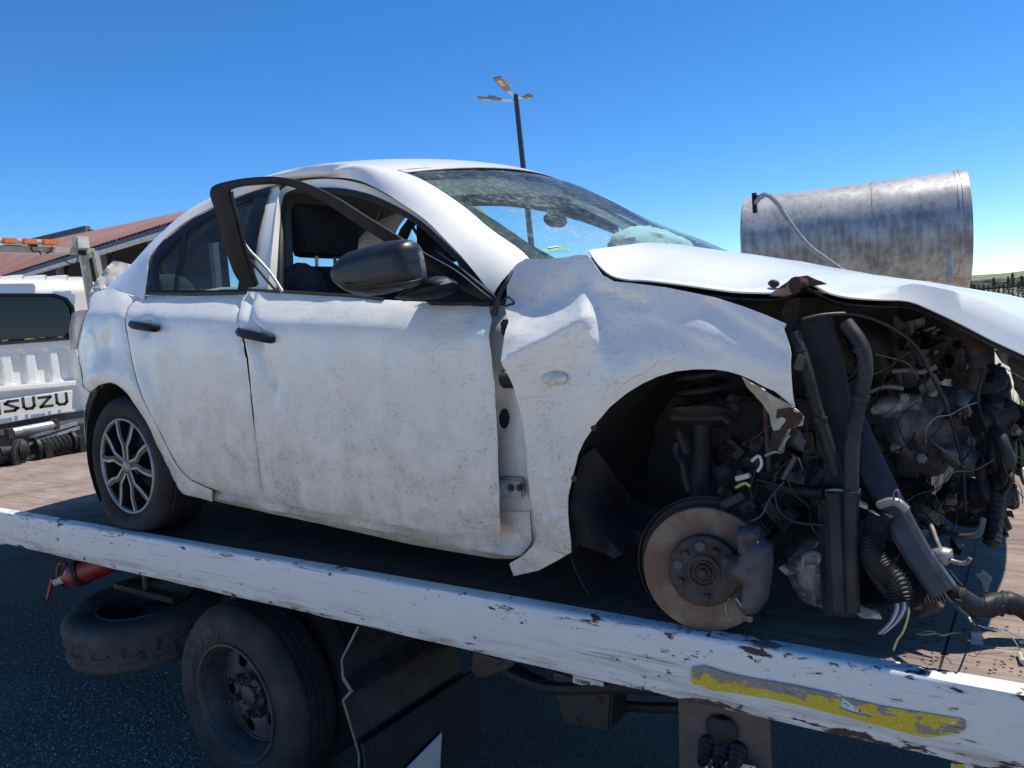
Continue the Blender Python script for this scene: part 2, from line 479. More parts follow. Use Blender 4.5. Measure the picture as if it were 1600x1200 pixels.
M['engine'] = make_steel('dirty_engine_alloy', (.20, .19, .175), (.06, .05, .042), .55, .35, .55, 11)
M['engine_light'] = make_steel('bright_engine_alloy', (.34, .325, .30), (.11, .095, .08), .4, .45, .5, 13)
M['brown_metal'] = make_steel('rusty_bracket', (.06, .045, .04), (.07, .03, .022), .7, .2, .7, 12)
M['lens_clear'] = make_glass('broken_lens', (.7, .74, .72), .55, (.6, .6, .56), 60)
M['lamp_red'] = simple('tail_lamp_plastic', (.46, .30, .27), .25, var=.35, scale=6)
M['lens_signal'] = simple('side_repeater_lens', (.62, .60, .53), .2, var=.2, scale=60)
M['silver'] = simple('silver_plastic', (.30, .31, .32), .4, var=.3, scale=30)
M['grey'] = simple('grey_plastic', (.034, .037, .045), .45, var=.3, scale=30)
M['wire_y'] = simple('yellow_wire', (.55, .45, .16), .5)
M['wire_w'] = simple('white_wire', (.6, .62, .6), .5)
M['wire_p'] = simple('purple_wire', (.18, .08, .20), .5)
M['wire_g'] = simple('green_wire', (.2, .42, .36), .5)
M['wire_b'] = simple('black_wire', (.018, .018, .02), .5)
M['sticker'] = simple('green_sticker', (.14, .34, .18), .6, var=.5, scale=70)
M['beam'] = make_worn('white_deck_beam_paint', (.67, .67, .64), edge_z=((HB - .006, .02), (HB - .165, .035)))
M['beam_dark'] = make_worn('dark_chassis_paint', (.022, .022, .023), amount=.2, prim=(.05, .045, .04))
M['truck_white'] = make_paint('truck_white_paint', dirt=.06, waves=.03)
M['letter'] = simple('black_letter_paint', (.03, .03, .032), .6)
M['cream'] = simple('cream_frame_paint', (.44, .41, .33), .5, var=.2)
M['amber'] = simple('amber_lens', (.75, .20, .03), .25, var=.35, scale=90)
M['amber_cap'] = simple('clear_lens', (.62, .60, .5), .25, var=.2)
M['red'] = simple('red_extinguisher_paint', (.21, .016, .016), .35, var=.3)
M['winch_steel'] = make_steel('winch_steel', (.5, .5, .49), (.16, .13, .11), .35, .6, .4, 15)
M['valve_plate'] = simple('brown_valve_plate', (.10, .08, .065), .7, var=.3)
M['board'] = simple('plain_white_board', (.62, .62, .6), .6, var=.12)
M['flap'] = simple('mud_flap_rubber', (.016, .016, .016), .7, var=.5, scale=10, bump=.3)
M['guard'] = simple('mudguard_sheet', (.028, .028, .027), .5, var=.6, scale=16, bump=.25)
M['edge'] = simple('worn_sheet_edge', (.20, .20, .19), .5, var=.3)
M['pole'] = simple('dark_lamp_post', (.03, .032, .04), .5)
M['lamp_grey'] = simple('grey_lamp_head', (.20, .21, .22), .5, var=.15)
M['led'] = simple('led_panel', (.62, .58, .45), .4, var=.15)
M['arm'] = simple('galvanised_arm', (.6, .6, .6), .4, metal=.4)
M['shed_steel'] = simple('shed_steel', (.10, .10, .11), .6)
M['shed_wall'] = simple('shed_wall', (.06, .055, .055), .8, var=.3)
M['gutter'] = simple('white_gutter', (.6, .6, .58), .6)
M['trunk'] = simple('bark', (.08, .06, .045), .9)
M['leaf'] = simple('conifer_leaf', (.030, .045, .022), .8, var=.5, scale=.8)
M['weed'] = simple('weed_leaf', (.10, .20, .03), .6, var=.5, scale=20)

def make_asphalt():
    t = NT('asphalt'); c = t.co()
    n = t.noise(c, 1.3, 6); g = t.noise(c, 70, 4, .7)
    v = t.n('ShaderNodeTexVoronoi', Vector=c, Scale=95.0).outputs['Distance']
    col = t.ramp(n, (.3, (.056, .050, .045)), (.7, (.098, .086, .074)))
    col = t.mix(t.ramp(g, (.50, 0), (.66, 1)), col, (.17, .165, .155))
    spk = t.math('MULTIPLY', t.ramp(v, (.0, 1), (.16, 0)), t.ramp(t.noise(c, 23, 2), (.55, 0), (.62, 1)))
    col = t.mix(spk, col, (.45, .44, .42))
    far = t.n('ShaderNodeVectorMath', operation='LENGTH', Vector=c).outputs['Value']
    x, y, z = t.sep(c)
    # the tarred strip the truck stands on; trodden soil either side, brightened, the near side added as bounce fill
    off = t.math('ADD', t.math('ABSOLUTE', t.math('SUBTRACT', y, 1.3)), t.math('MULTIPLY', n, 1.0))
    soil = t.math('DIVIDE', t.math('SUBTRACT', off, 3.1), .5, cl=True)
    sn = t.ramp(t.noise(c, .7, 7, .65), (.3, (.38, .31, .23)), (.7, (.54, .46, .36)))  # soil brightened, and added on the unseen near side, as warm bounce fill
    col = t.mix(soil, col, sn)
    col = t.mix(t.math('DIVIDE', t.math('SUBTRACT', far, 60.0), 90.0, cl=True), col, (.19, .17, .11))
    h = t.math('ADD', t.math('MULTIPLY', g, .7), t.math('MULTIPLY', t.math('SUBTRACT', .5, v, cl=True), 1.0))
    t.bsdf(Base_Color=col, Roughness=.82, Normal=t.bump(h, .9, .012))
    return t.mat
M['asphalt'] = make_asphalt()

def make_deck():
    t = NT('worn_deck_plate'); c = t.co()
    n = t.math('MULTIPLY_ADD', t.noise(t.co((1.5, 24, 1)), 2.0, 8, .7, .2), .6, t.math('MULTIPLY', t.noise(c, 3.0, 7, .65), .4)); n2 = t.noise(c, 11, 7, .65); fine = t.noise(t.co((6, 75, 1), (0, 0, radians(3))), 2.0, 5, .75)
    col = t.ramp(n, (.36, (.11, .080, .066)), (.50, (.25, .195, .160)), (.64, (.37, .31, .26)))
    col = t.mix(t.math('MULTIPLY', t.ramp(n2, (.45, 0), (.7, 1)), .55), col, (.20, .13, .10))
    col = t.mix(t.math('MULTIPLY', t.ramp(fine, (.55, 0), (.7, 1)), .5), col, (.10, .062, .05))
    # shade under the wreck painted into the deck colour, its ellipse broken by noise
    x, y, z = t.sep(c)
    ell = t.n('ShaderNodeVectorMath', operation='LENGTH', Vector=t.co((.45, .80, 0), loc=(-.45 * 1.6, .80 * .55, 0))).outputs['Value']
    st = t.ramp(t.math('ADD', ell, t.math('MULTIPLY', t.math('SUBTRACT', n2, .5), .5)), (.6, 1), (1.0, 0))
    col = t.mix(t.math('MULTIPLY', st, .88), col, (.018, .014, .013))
    t.bsdf(Base_Color=col, Roughness=.8, Specular_IOR_Level=.15, Normal=t.bump(t.math('ADD', n2, fine), .3, .006))
    return t.mat
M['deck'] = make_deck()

def make_tank():
    t = NT('weathered_tank_metal'); c = t.co()
    n = t.noise(t.co((2.2, 2.2, 2.2)), 2.0, 7, .62, .3); drip = t.noise(t.co((11, 11, 1.2)), 1.5, 5, .65)
    peel = t.ramp(t.math('ADD', t.math('MULTIPLY', n, .55), t.math('MULTIPLY', drip, .5)), (.42, 0), (.60, 1))
    col = t.mix(peel, (.20, .195, .185), (.42, .42, .41))
    col = t.mix(t.math('MULTIPLY', t.ramp(t.noise(c, 13, 4), (.58, 0), (.7, 1)), .35), col, (.25, .22, .18))
    t.bsdf(Base_Color=col, Metallic=.25, Roughness=t.math('MULTIPLY_ADD', peel, -.12, .50), Normal=t.bump(n, .15, .02))
    return t.mat
M['tank'] = make_tank()

def make_roof():
    t = NT('red_roof_sheet'); c = t.co()
    n = t.noise(t.co((.5, .5, .5)), 1.2, 4)
    col = t.ramp(n, (.3, (.20, .10, .075)), (.7, (.28, .15, .115)))
    t.bsdf(Base_Color=col, Roughness=.6)
    return t.mat
M['roof'] = make_roof()

def make_hill():
    t = NT('dry_grass_hill'); c = t.co((.02, .02, .02))
    n = t.noise(c, 3.0, 6, .65); b = t.noise(t.co((.06, .06, .06)), 3, 4, .6)
    col = t.ramp(n, (.35, (.10, .12, .045)), (.55, (.20, .19, .09)), (.7, (.30, .25, .15)))
    col = t.mix(t.ramp(b, (.55, 0), (.62, 1)), col, (.045, .06, .03))
    t.bsdf(Base_Color=col, Roughness=.95)
    return t.mat
M['hill'] = make_hill()

def make_strip():
    """yellow reflective tape, torn: grey residue and the white paint where it has gone"""
    t = NT('torn_reflective_tape'); c = t.co(); x, y, z = t.sep(c)
    n = t.noise(t.co((7, 7, 12), (0, radians(-20), 0)), 2.0, 6, .7, .6)
    up = t.math('MULTIPLY', t.math('SUBTRACT', z, HB - .094), t.math('MULTIPLY_ADD', t.math('SUBTRACT', 1.0, t.math('MULTIPLY', t.math('SUBTRACT', x, 3.38), 12.0, cl=True)), 9.0, 1.5))   # the upper half of its left end is torn off most
    w = t.math('ADD', n, up)
    hexa = t.n('ShaderNodeTexVoronoi', Vector=c, Scale=160.0, feature='DISTANCE_TO_EDGE').outputs['Distance']
    yel = t.mix(t.ramp(hexa, (.0, 0), (.12, 1)), (.42, .31, .02), (.60, .46, .02))
    col = t.mix(t.ramp(w, (.53, 0), (.55, 1)), yel, (.22, .205, .18))
    col = t.mix(t.ramp(t.noise(t.co((9, 9, 20), (0, radians(-30), 0), (4, 0, 1)), 1.5, 6, .7, .5), (.57, 0), (.60, 1)), col, (.60, .62, .61))
    col = t.mix(t.ramp(t.noise(t.co((5, 5, 60), (0, radians(-16), 0)), 2.0, 4, .7), (.64, 0), (.67, 1)), col, (.09, .07, .06))
    t.bsdf(Base_Color=col, Roughness=.4)
    return t.mat
M['strip'] = make_strip()
# ------------------------------------------------------------------ ground, hills
def structure(name, mb, mat, smooth=35):
    o = mb.build(name, mat, None, smooth=smooth); o['kind'] = 'structure'; return o
b = MB(); b.add([(-3500, -3500, -HB), (3500, -3500, -HB), (3500, 3500, -HB), (-3500, 3500, -HB)], [(0, 1, 2, 3)])
structure('ground', b, M['asphalt'])

rows = []
for i in range(61):                        # a low range of hills along the horizon
    az = radians(lerp(-75, 75, i / 60)); row = []
    for j in range(9):
        d = 620 + j * 120
        x, y = 3 + d * sin(az), d * cos(az)
        h = (9 + 16 * (noise.noise(Vector((i * .11, 3.3, .5))) + .5) + 10 * noise.noise(Vector((i * .4, j * .5, 8)))) * sstep(0, 5, j)
        if i > 30: h *= 1 + .012 * (i - 30)
        row.append(Vector((x, y, -HB - .3 + max(0, h) * .9)))
    rows.append(row)
b = MB(); b.loft(rows); structure('hills', b, M['hill'], smooth=80)
rnd = random.Random(5)
b = MB()
for k in range(420):                        # bush and scrub seen as one mass on the hill
    az = radians(rnd.uniform(-14, 24)); d = rnd.uniform(560, 900); s_ = rnd.uniform(2, 5)
    hz = max(0, (d - 620) / 480) * 12
    p = Vector((3 + d * sin(az), d * cos(az), -HB + hz * .8 + s_ * .3))
    b.ball(p, (s_ * 1.5, s_ * 1.5, s_ * .7), 6, 4, fn=lambda q: q * (1 + .3 * noise.noise(q * 2 + p)))
o = b.build('scrub', M['leaf'], None); o['kind'] = 'stuff'

# dark pointed conifers in front of the hill at the right edge
def conifer(name, h, w, seed):
    rnd = random.Random(seed)
    c = MB()
    for k in range(230):
        t = rnd.random() ** .7; r = w * (1 - t) ** .8 * (.35 + .65 * rnd.random()) + .03; a = rnd.uniform(0, 2 * pi)
        p = Vector((r * cos(a), r * sin(a), .25 + t * (h - .25))); q = Vector((cos(a), sin(a), 1.2)).normalized() * (.16 + .1 * rnd.random()) * h / 3
        sd = Vector((-sin(a), cos(a), 0)) * .09 * h / 3
        c.add([p - sd, p + sd, p + q], [(0, 1, 2)])
    t = MB(); t.tube([(0, 0, 0), (0, 0, h * .8)], lambda t_: .07 * (1 - t_) + .01, 6)
    return c, t
place = [(PD(1500 + k * 7.5 + rnd.uniform(-2, 2), 470, rnd.uniform(84, 96))) for k in range(15)]
first = None
for k, p in enumerate(place):
    if first is None:
        T = thing('conifer_tree', 'slender dark conifer in the row below the hillside', 'tree', (p.x, p.y, -HB), 'dark conifers in a row below the hill')
        T.loc = Vector((0, 0, 0))
        c_, t_ = conifer('c', 2.6, .38, 4)
        cc, tt = c_.build('crown', M['leaf'], T, smooth=0, recalc=False), t_.build('trunk', M['trunk'], T)
        first = T.o
        T.o.scale = (1, 1, 1)
    else:
        o = first.copy(); COL.objects.link(o); o.location = (p.x, p.y, 0); s_ = rnd.uniform(.75, 1.2); o.scale = (s_, s_, s_ * rnd.uniform(.85, 1.15)); o.rotation_euler.z = rnd.uniform(0, 6)
        for ch in (cc, tt):
            c2 = ch.copy(); COL.objects.link(c2); c2.parent = o

# ------------------------------------------------------------------ street lamp
lp_t = PD(806, 152, 30.0); lp_b = Vector((lp_t.x + .42, lp_t.y, -HB))
T = thing('street_lamp', 'tall dark lamp post with three flat lamp heads behind the car roof', 'street lamp', lp_b)
b = MB(); b.tube([lp_b, lp_b.lerp(lp_t, .5), lp_t + Vector((0, 0, .1))], lambda t: lerp(.14, .095, t), 10); b.build('pole', M['pole'], T)
b = MB(); b.lathe([(0, .12), (.2, .12), (.2, 0), (.15, 0)], lp_b, (0, 0, 1), 12); b.build('base_plate', M['pole'], T)
for (u, v, dd), (u0, v0), wid in (((787, 134, 29.2), (803, 152), .36), ((769, 156, 30.3), (804, 158), .34), ((823, 153, 30.2), (808, 153), .32)):
    a = PD(u0, v0, 30); tip = PD(u, v, dd); dv = (tip - a); L = dv.length; dv.normalize()
    m = MB(); m.tube([a, a + dv * L * .62], .035, 6); arm = m.build('arm', M['arm'], T)
    m = MB(); sd = dv.cross(Vector((0, 0, 1))).normalized(); up = sd.cross(dv)
    c0 = a + dv * L * .55; c1 = a + dv * (L * 1.62)
    pl = [c0 + sd * wid * .25, c0 + dv * .15 + sd * wid * .45, c1 - dv * .05 + sd * wid * .5, c1 + sd * wid * .3, c1 - sd * wid * .3, c1 - dv * .05 - sd * wid * .5, c0 + dv * .15 - sd * wid * .45, c0 - sd * wid * .25]
    m.prism(pl, up * .07); m.prism([p + up * .07 for p in (pl[1].lerp(pl[2], .1), pl[1].lerp(pl[2], .5), pl[6].lerp(pl[5], .5), pl[6].lerp(pl[5], .1))], up * .06)
    hd = m.build('lamp_head', M['lamp_grey'], T)
    for q in range(4):
        m = MB(); t0 = .36 + .13 * q
        m.prism([lerp(pl[1], pl[2], t0).lerp(lerp(pl[6], pl[5], t0), s_) - up * .012 for s_ in (.25, .75)] + [lerp(pl[1], pl[2], t0 + .1).lerp(lerp(pl[6], pl[5], t0 + .1), s_) - up * .012 for s_ in (.75, .25)], up * .01)
        m.build('led_panel', M['led'], T, parent=hd)

# ------------------------------------------------------------------ shed with the red roof
E0, E1 = PD(-60, 452, 29), PD(330, 328, 18.2)
T0, T1 = PD(-60, 405, 36.5), PD(350, 318.5, 25.6)
base = (E0 + E1) / 2; base.z = -HB
T = thing('shed', 'open steel shed with a faded red sheet roof behind the truck cab', 'shed', base)
b = MB(); n = 110
rows = []
for i in range(n * 3 + 1):
    t = i / (n * 3); ph = (0, .035, .035)[i % 3]
    rows.append([E0.lerp(E1, t) + Vector((0, 0, ph)), T0.lerp(T1, t) + Vector((0, 0, ph))])
b.loft(rows); b.build('roof', M['roof'], T, smooth=0, recalc=False, solid=.01)
dn = Vector((0, 0, -1))
b = MB(); b.bar(E0 + dn * .12, E1 + dn * .12, .10, .16); b.build('eave_beam', M['shed_steel'], T)
ev = (E1 - E0).normalized(); inw = ((T0 + T1) / 2 - base); inw.z = 0; inw.normalize()
out = -inw * .12
for a_, c_ in ((.16, .62), (.63, 1.0)):
    b = MB(); b.bar(E0.lerp(E1, a_) + out + dn * .22, E0.lerp(E1, c_) + out + dn * .22, .12, .10); b.build('gutter', M['gutter'], T)
for k in range(7):
    p = E0.lerp(E1, k / 6) + inw * .3; m = MB(); m.bar(Vector((p.x, p.y, -HB)), p + dn * .2, .16, .16, (1, 0, 0)); m.build('post', M['shed_steel'], T)
    q = T0.lerp(T1, k / 6)
    m = MB(); m.bar(p + dn * .22, q + dn * .15, .1, .18); m.bar(p + dn * .9, q + dn * .5, .08, .08)
    for w in range(6): m.bar((p + dn * (.9 if w % 2 else .22)).lerp(q + dn * .4, w / 6), (p + dn * (.22 if w % 2 else .9)).lerp(q + dn * .4, (w + 1) / 6), .05, .05)
    m.build('truss', M['shed_steel'], T)
b = MB(); w0, w1 = T0 + inw * .5, T1 + inw * .5
b.prism([Vector((w0.x, w0.y, -HB)), Vector((w1.x, w1.y, -HB)), w1 + dn * .1, w0 + dn * .1], inw * .15); b.build('back_wall', M['shed_wall'], T)
r0, r1 = PD(-80, 408, 37), PD(137, 357, 33)
b = MB(); b.loft([[r0, r0 + Vector((1, 5, -1.3))], [r1, r1 + Vector((2, 5, -1.3))]]); b.bar(r0, r1, .25, .22); b.build('ridge_roof', M['shed_steel'], T, solid=.03)

# ------------------------------------------------------------------ big metal tank
tc1 = PD(1496, 362, 8.6); R_ = .65
axis = Vector((2.06, .40, .0)).normalized()
tc0 = tc1 - axis * 2.22
base = (tc0 + tc1) / 2; base = Vector((base.x, base.y, -HB))
T = thing('tank', 'large weathered silver metal tank lying above the bonnet', 'tank', base)
L = (tc1 - tc0).length
b = MB(); prof = []
for k in range(25): prof.append((R_ + .004 * noise.noise(Vector((k, 3, 2))), L * k / 24))
b.lathe(prof, tc0, axis, 72, mod=lambda k, j, r, h: (r + .012 * noise.noise(Vector((cos(k / 72 * 2 * pi) * 2.2, sin(k / 72 * 2 * pi) * 2.2, h * 1.8))), h))
b.build('shell', M['tank'], T, smooth=50)
for h, w in ((.02, .035), (L * .355, .02), (L * .62, .02), (L - .02, .04)):
    b = MB(); b.lathe([(R_ - .01, h - w / 2), (R_ + .006, h - w / 2), (R_ + .006, h + w / 2), (R_ - .01, h + w / 2)], tc0, axis, 72, closed=True); b.build('weld_band', M['tank'], T, smooth=40)
b = MB(); b.lathe([(R_ - .02, L - .001), (R_ - .03, L + .02), (R_ - .10, L + .05), (.2, L + .075), (0, L + .08)], tc0, axis, 72)
b.lathe([(R_ - .005, L + .0), (R_ + .012, L + .0), (R_ + .012, L + .075), (R_ - .005, L + .075)], tc0, axis, 72, closed=True)
b.build('end_cap', M['tank'], T, smooth=40)
b = MB(); b.lathe([(R_ - .012, .001), (R_ - .05, -.02), (0, -.06)], tc0, axis, 72); b.build('end_cap', M['tank'], T, smooth=40)
up = Vector((0, 0, 1))
b = MB(); hp = [PD(1180, 318, 8.3), PD(1190, 306, 8.2), PD(1200, 305, 8.1), PD(1215, 318, 8.0), PD(1235, 350, 7.93), PD(1262, 383, 7.9), PD(1295, 408, 7.9), PD(1330, 432, 7.95)]
b.tube(spline(hp, 5), .026, 8); b.build('hose', M['silver'], T)
b = MB(); p = PD(1179, 312, 8.3); b.bar(p + up * -.14, p + up * .07, .04, .05); b.bar(p + up * .02, p + Vector((.09, 0, .02)), .05, .04); b.build('hose_clamp', M['dark'], T)
b = MB(); p = PD(1484, 412, 7.94); b.box(p, (.055, .05, .34)); b.build('bracket', M['tank'], T)
b = MB(); p = PD(1494, 273, 8.6); b.box(p, (.05, .05, .05)); b.build('lug', M['dark'], T)
for t in (.2, .62):
    c_ = tc0.lerp(tc1, t); m = MB()
    m.box(Vector((c_.x, c_.y, (c_.z - R_ - HB) / 2 - .0)), (.12, .7, c_.z - R_ + HB + .06)); m.build('stand', M['brown_metal'], T, bevel=.01)

# ------------------------------------------------------------------ weeds beyond the deck
rnd = random.Random(11)
b = MB()
for k in range(500):
    p = PD(rnd.uniform(1560, 1640), 700, rnd.uniform(3.6, 6.5)); p.z = -HB if rnd.random() < .6 else -HB
    a = rnd.uniform(0, 6.28); h = rnd.uniform(.3, 1.15); w = rnd.uniform(.012, .03); q = Vector((cos(a), sin(a), 0))
    sd = Vector((-sin(a), cos(a), 0)) * w; lean = rnd.uniform(.1, .4)
    P0, P1, P2 = p, p + q * lean * .4 * h + up * h * .6, p + q * lean * h + up * h
    b.add([P0 - sd, P0 + sd, P1 + sd, P1 - sd, P2], [(0, 1, 2, 3), (3, 2, 4)])
o = b.build('weeds', M['weed'], None, smooth=0, recalc=False); o['kind'] = 'stuff'
# ------------------------------------------------------------------ flatbed tow truck
TR = thing('tow_truck', 'white flatbed recovery truck with a rusty open deck and winch', 'tow truck', (-.5, 1.05, -HB))
EY = -.04; FY = 2.22; X0, X1 = -3.36, 3.85
# deck plates with seams across
xs = [X0, -1.72, -.50, .72, 1.94, 3.16, X1]
for a_, c_ in zip(xs, xs[1:]):
    b = MB(); n = 8
    rows = [[Vector((lerp(a_ + .003, c_ - .003, i / n), lerp(EY + .055, FY - .055, j / n), -.004 + .002 * noise.noise(Vector((i * 1.7 + a_ * 3, j * 1.9, 2))))) for j in range(n + 1)] for i in range(n + 1)]
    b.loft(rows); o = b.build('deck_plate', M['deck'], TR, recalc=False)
b = MB(); b.box(((X0 + X1) / 2, (EY + FY) / 2, -.02), (X1 - X0 - .02, FY - EY - .12, .022)); b.build('deck_underframe', M['beam_dark'], TR)
def side_beam(y, s):
    b = MB(); n = 90; rows = []
    # channel section: outer face, rounded lip on top, return flange below
    sec = [(.055, -.004), (.052, .004), (.012, .006), (.003, .002), (0, -.006), (0, -.03), (.0, -.09), (.001, -.15), (.003, -.166), (.012, -.172), (.06, -.172), (.06, -.166)]
    for i in range(n + 1):
        x = lerp(X0, X1, i / n); row = []
        for k, (dy, z) in enumerate(sec):
            w = .0035 * noise.noise(Vector((x * 1.6, z * 9, 4 + s))) + .002 * noise.noise(Vector((x * 7, z * 14, 1 + s)))
            row.append(Vector((x, y + s * (dy + (w if 2 < k < 10 else 0)), z + (.0035 * noise.noise(Vector((x * 5, 2, 7))) if k in (8, 9, 10, 2, 3) else 0))))
        rows.append(row)
    b.loft(rows); return b.build('side_beam', M['beam'], TR, smooth=45)
side_beam(EY, 1); side_beam(FY, -1)
b = MB(); b.box((X0 + .03, (EY + FY) / 2, -.07), (.06, FY - EY, .16)); b.build('head_beam', M['beam'], TR, bevel=.008)
b = MB(); b.box((X1 + .02, (EY + FY) / 2, -.07), (.06, FY - EY - .02, .15)); b.build('tail_beam', M['beam'], TR, bevel=.008)
# torn reflective tape on the beam, with the arrow-shaped gap
tp = [(1081, 1043), (1100, 1040), (1128, 1049), (1150, 1055), (1200, 1064), (1240, 1071), (1312, 1086), (1316, 1089), (1376, 1103), (1440, 1113), (1500, 1123), (1508, 1126), (1509, 1138), (1500, 1146), (1445, 1152), (1400, 1141), (1330, 1122), (1250, 1102), (1180, 1088), (1110, 1078), (1086, 1071), (1080, 1065)]
ah = [(1316, 1090), (1336, 1104), (1364, 1121), (1330, 1113), (1312, 1106)]
poly = [(p.x, p.z) for p in (PY(u, v, EY - .004) for u, v in tp)]; hole = [(p.x, p.z) for p in (PY(u, v, EY - .004) for u, v in ah)]
P, F = sheet(poly, lambda a, c: Vector((a, EY - .0045 - .002 * noise.noise(Vector((a * 9, c * 20, 3))), c)), .02, holes=[hole])
b = MB(); b.add(P, F); b.build('reflective_tape', M['strip'], TR, recalc=False)
# chassis below
for y in (.62, 1.55):
    b = MB(); b.bar((-3.6, y, -.40), (3.55, y, -.40), .07, .22); b.build('chassis_rail', M['beam_dark'], TR)
    b = MB(); b.bar((-3.2, y + .02, -.225), (3.6, y + .02, -.225), .09, .10); b.build('subframe_rail', M['beam_dark'], TR)
for x in (-2.6, -1.6, -.6, .4, 1.4, 2.3, 3.2):
    b = MB(); b.bar((x, EY + .08, -.10), (x, FY - .08, -.10), .06, .13); b.build('cross_member', M['beam_dark'], TR)
b = MB(); b.tube([(.61, .2, -.665), (.61, 1.95, -.665)], .075, 12); b.ball((.66, 1.08, -.67), (.17, .2, .19), 14, 8); b.build('rear_axle', M['beam_dark'], TR)

def tyre_profile(R, rr, w, bulge=.0):
    """radius / offset section of a road tyre, outer side at offset 0, inner side at w"""
    return [(rr - .012, .012), (rr, .004), (rr + .02, -.004), (lerp(rr, R, .30), -.012), (lerp(rr, R, .55), -.016), (lerp(rr, R, .78), -.010), (R - .022, .004), (R - .009, .018), (R - .002, .032),
            (R, w * .20), (R, w * .26), (R - .011, w * .27), (R - .011, w * .30), (R, w * .31), (R + .001, w * .44), (R - .011, w * .45), (R - .011, w * .48), (R + .001, w * .49), (R + .001, w * .60), (R - .011, w * .61), (R - .011, w * .64), (R, w * .65), (R, w * .78), (R - .002, w - .03), (R - .012, w - .014), (lerp(rr, R, .6), w + .01), (rr, w), (rr - .012, w - .012)]
def truck_wheel(c, outward, name='truck_wheel', lettering=False, lugs=True):
    """dual wheel: dished steel rim with holes, hub flange, nuts; the tyre outside"""
    c = Vector(c); ax = Vector((0, -outward, 0))        # the axis runs inwards
    R, rr, w = .395, .238, .205
    b = MB(); b.lathe([(r, h) for r, h in tyre_profile(R, rr, w)], c, ax, 72, mod=lambda k, j, r, h: (r - (.004 if (j in (7, 8) and k % 2) else 0), h))
    ty = b.build(name, M['truck_tyre'], TR, smooth=40)
    # rim: lip, well and disc with five hand holes
    b = MB(); b.lathe([(.248, -.002), (.246, -.010), (.238, -.010), (.232, .004), (.224, .03), (.212, .06), (.208, .10), (.2, .085), (.198, .10)], c, ax, 64)
    rim = b.build('rim', M['rim_steel'], TR, parent=ty, smooth=50)
    hr, hc = .036, .148
    d0 = .092
    dish = lambda r: d0 - .012 * sstep(.19, .12, r) + .02 * sstep(.11, .08, r)
    outer = [(.199 * cos(2 * pi * k / 60), .199 * sin(2 * pi * k / 60)) for k in range(60)]
    holes = [[(hc * cos(a0 + 2 * pi * q / 5) + hr * cos(2 * pi * k / 14), hc * sin(a0 + 2 * pi * q / 5) + hr * sin(2 * pi * k / 14)) for k in range(14)] for q in range(5) for a0 in (radians(108),)]
    P, F = sheet(outer, lambda a, e: Vector((c.x + a, c.y - outward * dish(math.hypot(a, e)), c.z + e)), .022, holes=holes)
    b = MB(); b.add(P, F)
    b.lathe([(.199, .085), (.199, .092)], c, ax, 60)
    b.build('rim_disc', M['rim_steel'], TR, parent=ty, recalc=False, solid=.008)
    b = MB(); b.lathe([(.074, .105), (.074, .082), (.066, .076), (.046, .074), (.044, .060), (.036, .054), (0, .052)], c, ax, 28); b.build('hub', M['rim_steel'], TR, parent=ty)
    m = None
    for q in range(6):
        a = 2 * pi * q / 6 + .3; p = c + Vector((.088 * cos(a), outward * -.0, .088 * sin(a)))
        if m is None:
            m = MB(); m.lathe([(0, -.062), (.008, -.062), (.008, -.038), (.017, -.036), (.017, -.005), (.02, 0)], (c.x, c.y, c.z), ax, 6)
            m.v = [p_ - ax * 0 for p_ in m.v]
            nut = m.build('wheel_nut', M['hub'], TR, parent=ty, smooth=20)
            first_nut = nut; nut.location = Vector((.088 * cos(a), 0, .088 * sin(a))) + ax * .090
        else:
            o = first_nut.copy(); COL.objects.link(o); o.parent = ty; o.location = Vector((.088 * cos(a), 0, .088 * sin(a))) + ax * .090
    for q in range(8):
        a = 2 * pi * q / 8; o = first_nut.copy(); COL.objects.link(o); o.parent = ty; o.name = 'hub_bolt'
        o.scale = (.5, .5, .5); o.location = (c - TR.loc) * .5 + Vector((.058 * cos(a), 0, .058 * sin(a))) + ax * .088
    return ty
def arc_text(txt, c, r, a_start, da, size, y, mat, root, parent, name):
    b = MB()
    for i, ch in enumerate(txt):
        cu = bpy.data.curves.new('t', 'FONT'); cu.body = ch; cu.size = size; cu.extrude = .0012; cu.align_x = 'CENTER'; cu.resolution_u = 2
        o = bpy.data.objects.new('t', cu); COL.objects.link(o)
        dg = bpy.context.evaluated_depsgraph_get(); me = o.evaluated_get(dg).to_mesh()
        a = a_start - da * i
        V = []
        for v in me.vertices:
            x, z = v.co.x * 1.35, v.co.y; th = a - x / r
            V.append((c[0] + (r + z) * cos(th), y - v.co.z, c[2] + (r + z) * sin(th)))
        b.add(V, [tuple(p.vertices) for p in me.polygons])
        o.to_mesh_clear(); bpy.data.objects.remove(o)
    return b.build(name, mat, root, parent=parent, smooth=0)
WC = (.61, .04, -.665)
tw = truck_wheel(WC, -1)
arc_text('KAPSEN', WC, .272, radians(168), radians(12.5), .058, WC[1] - .0135, M['spare_tyre'], TR, tw, 'sidewall_lettering')
truck_wheel((.61, .30, -.665), -1); truck_wheel((.61, 2.14, -.665), 1)
truck_wheel((-4.6, .30, -.672), -1); truck_wheel((-4.6, 1.9, -.672), 1)

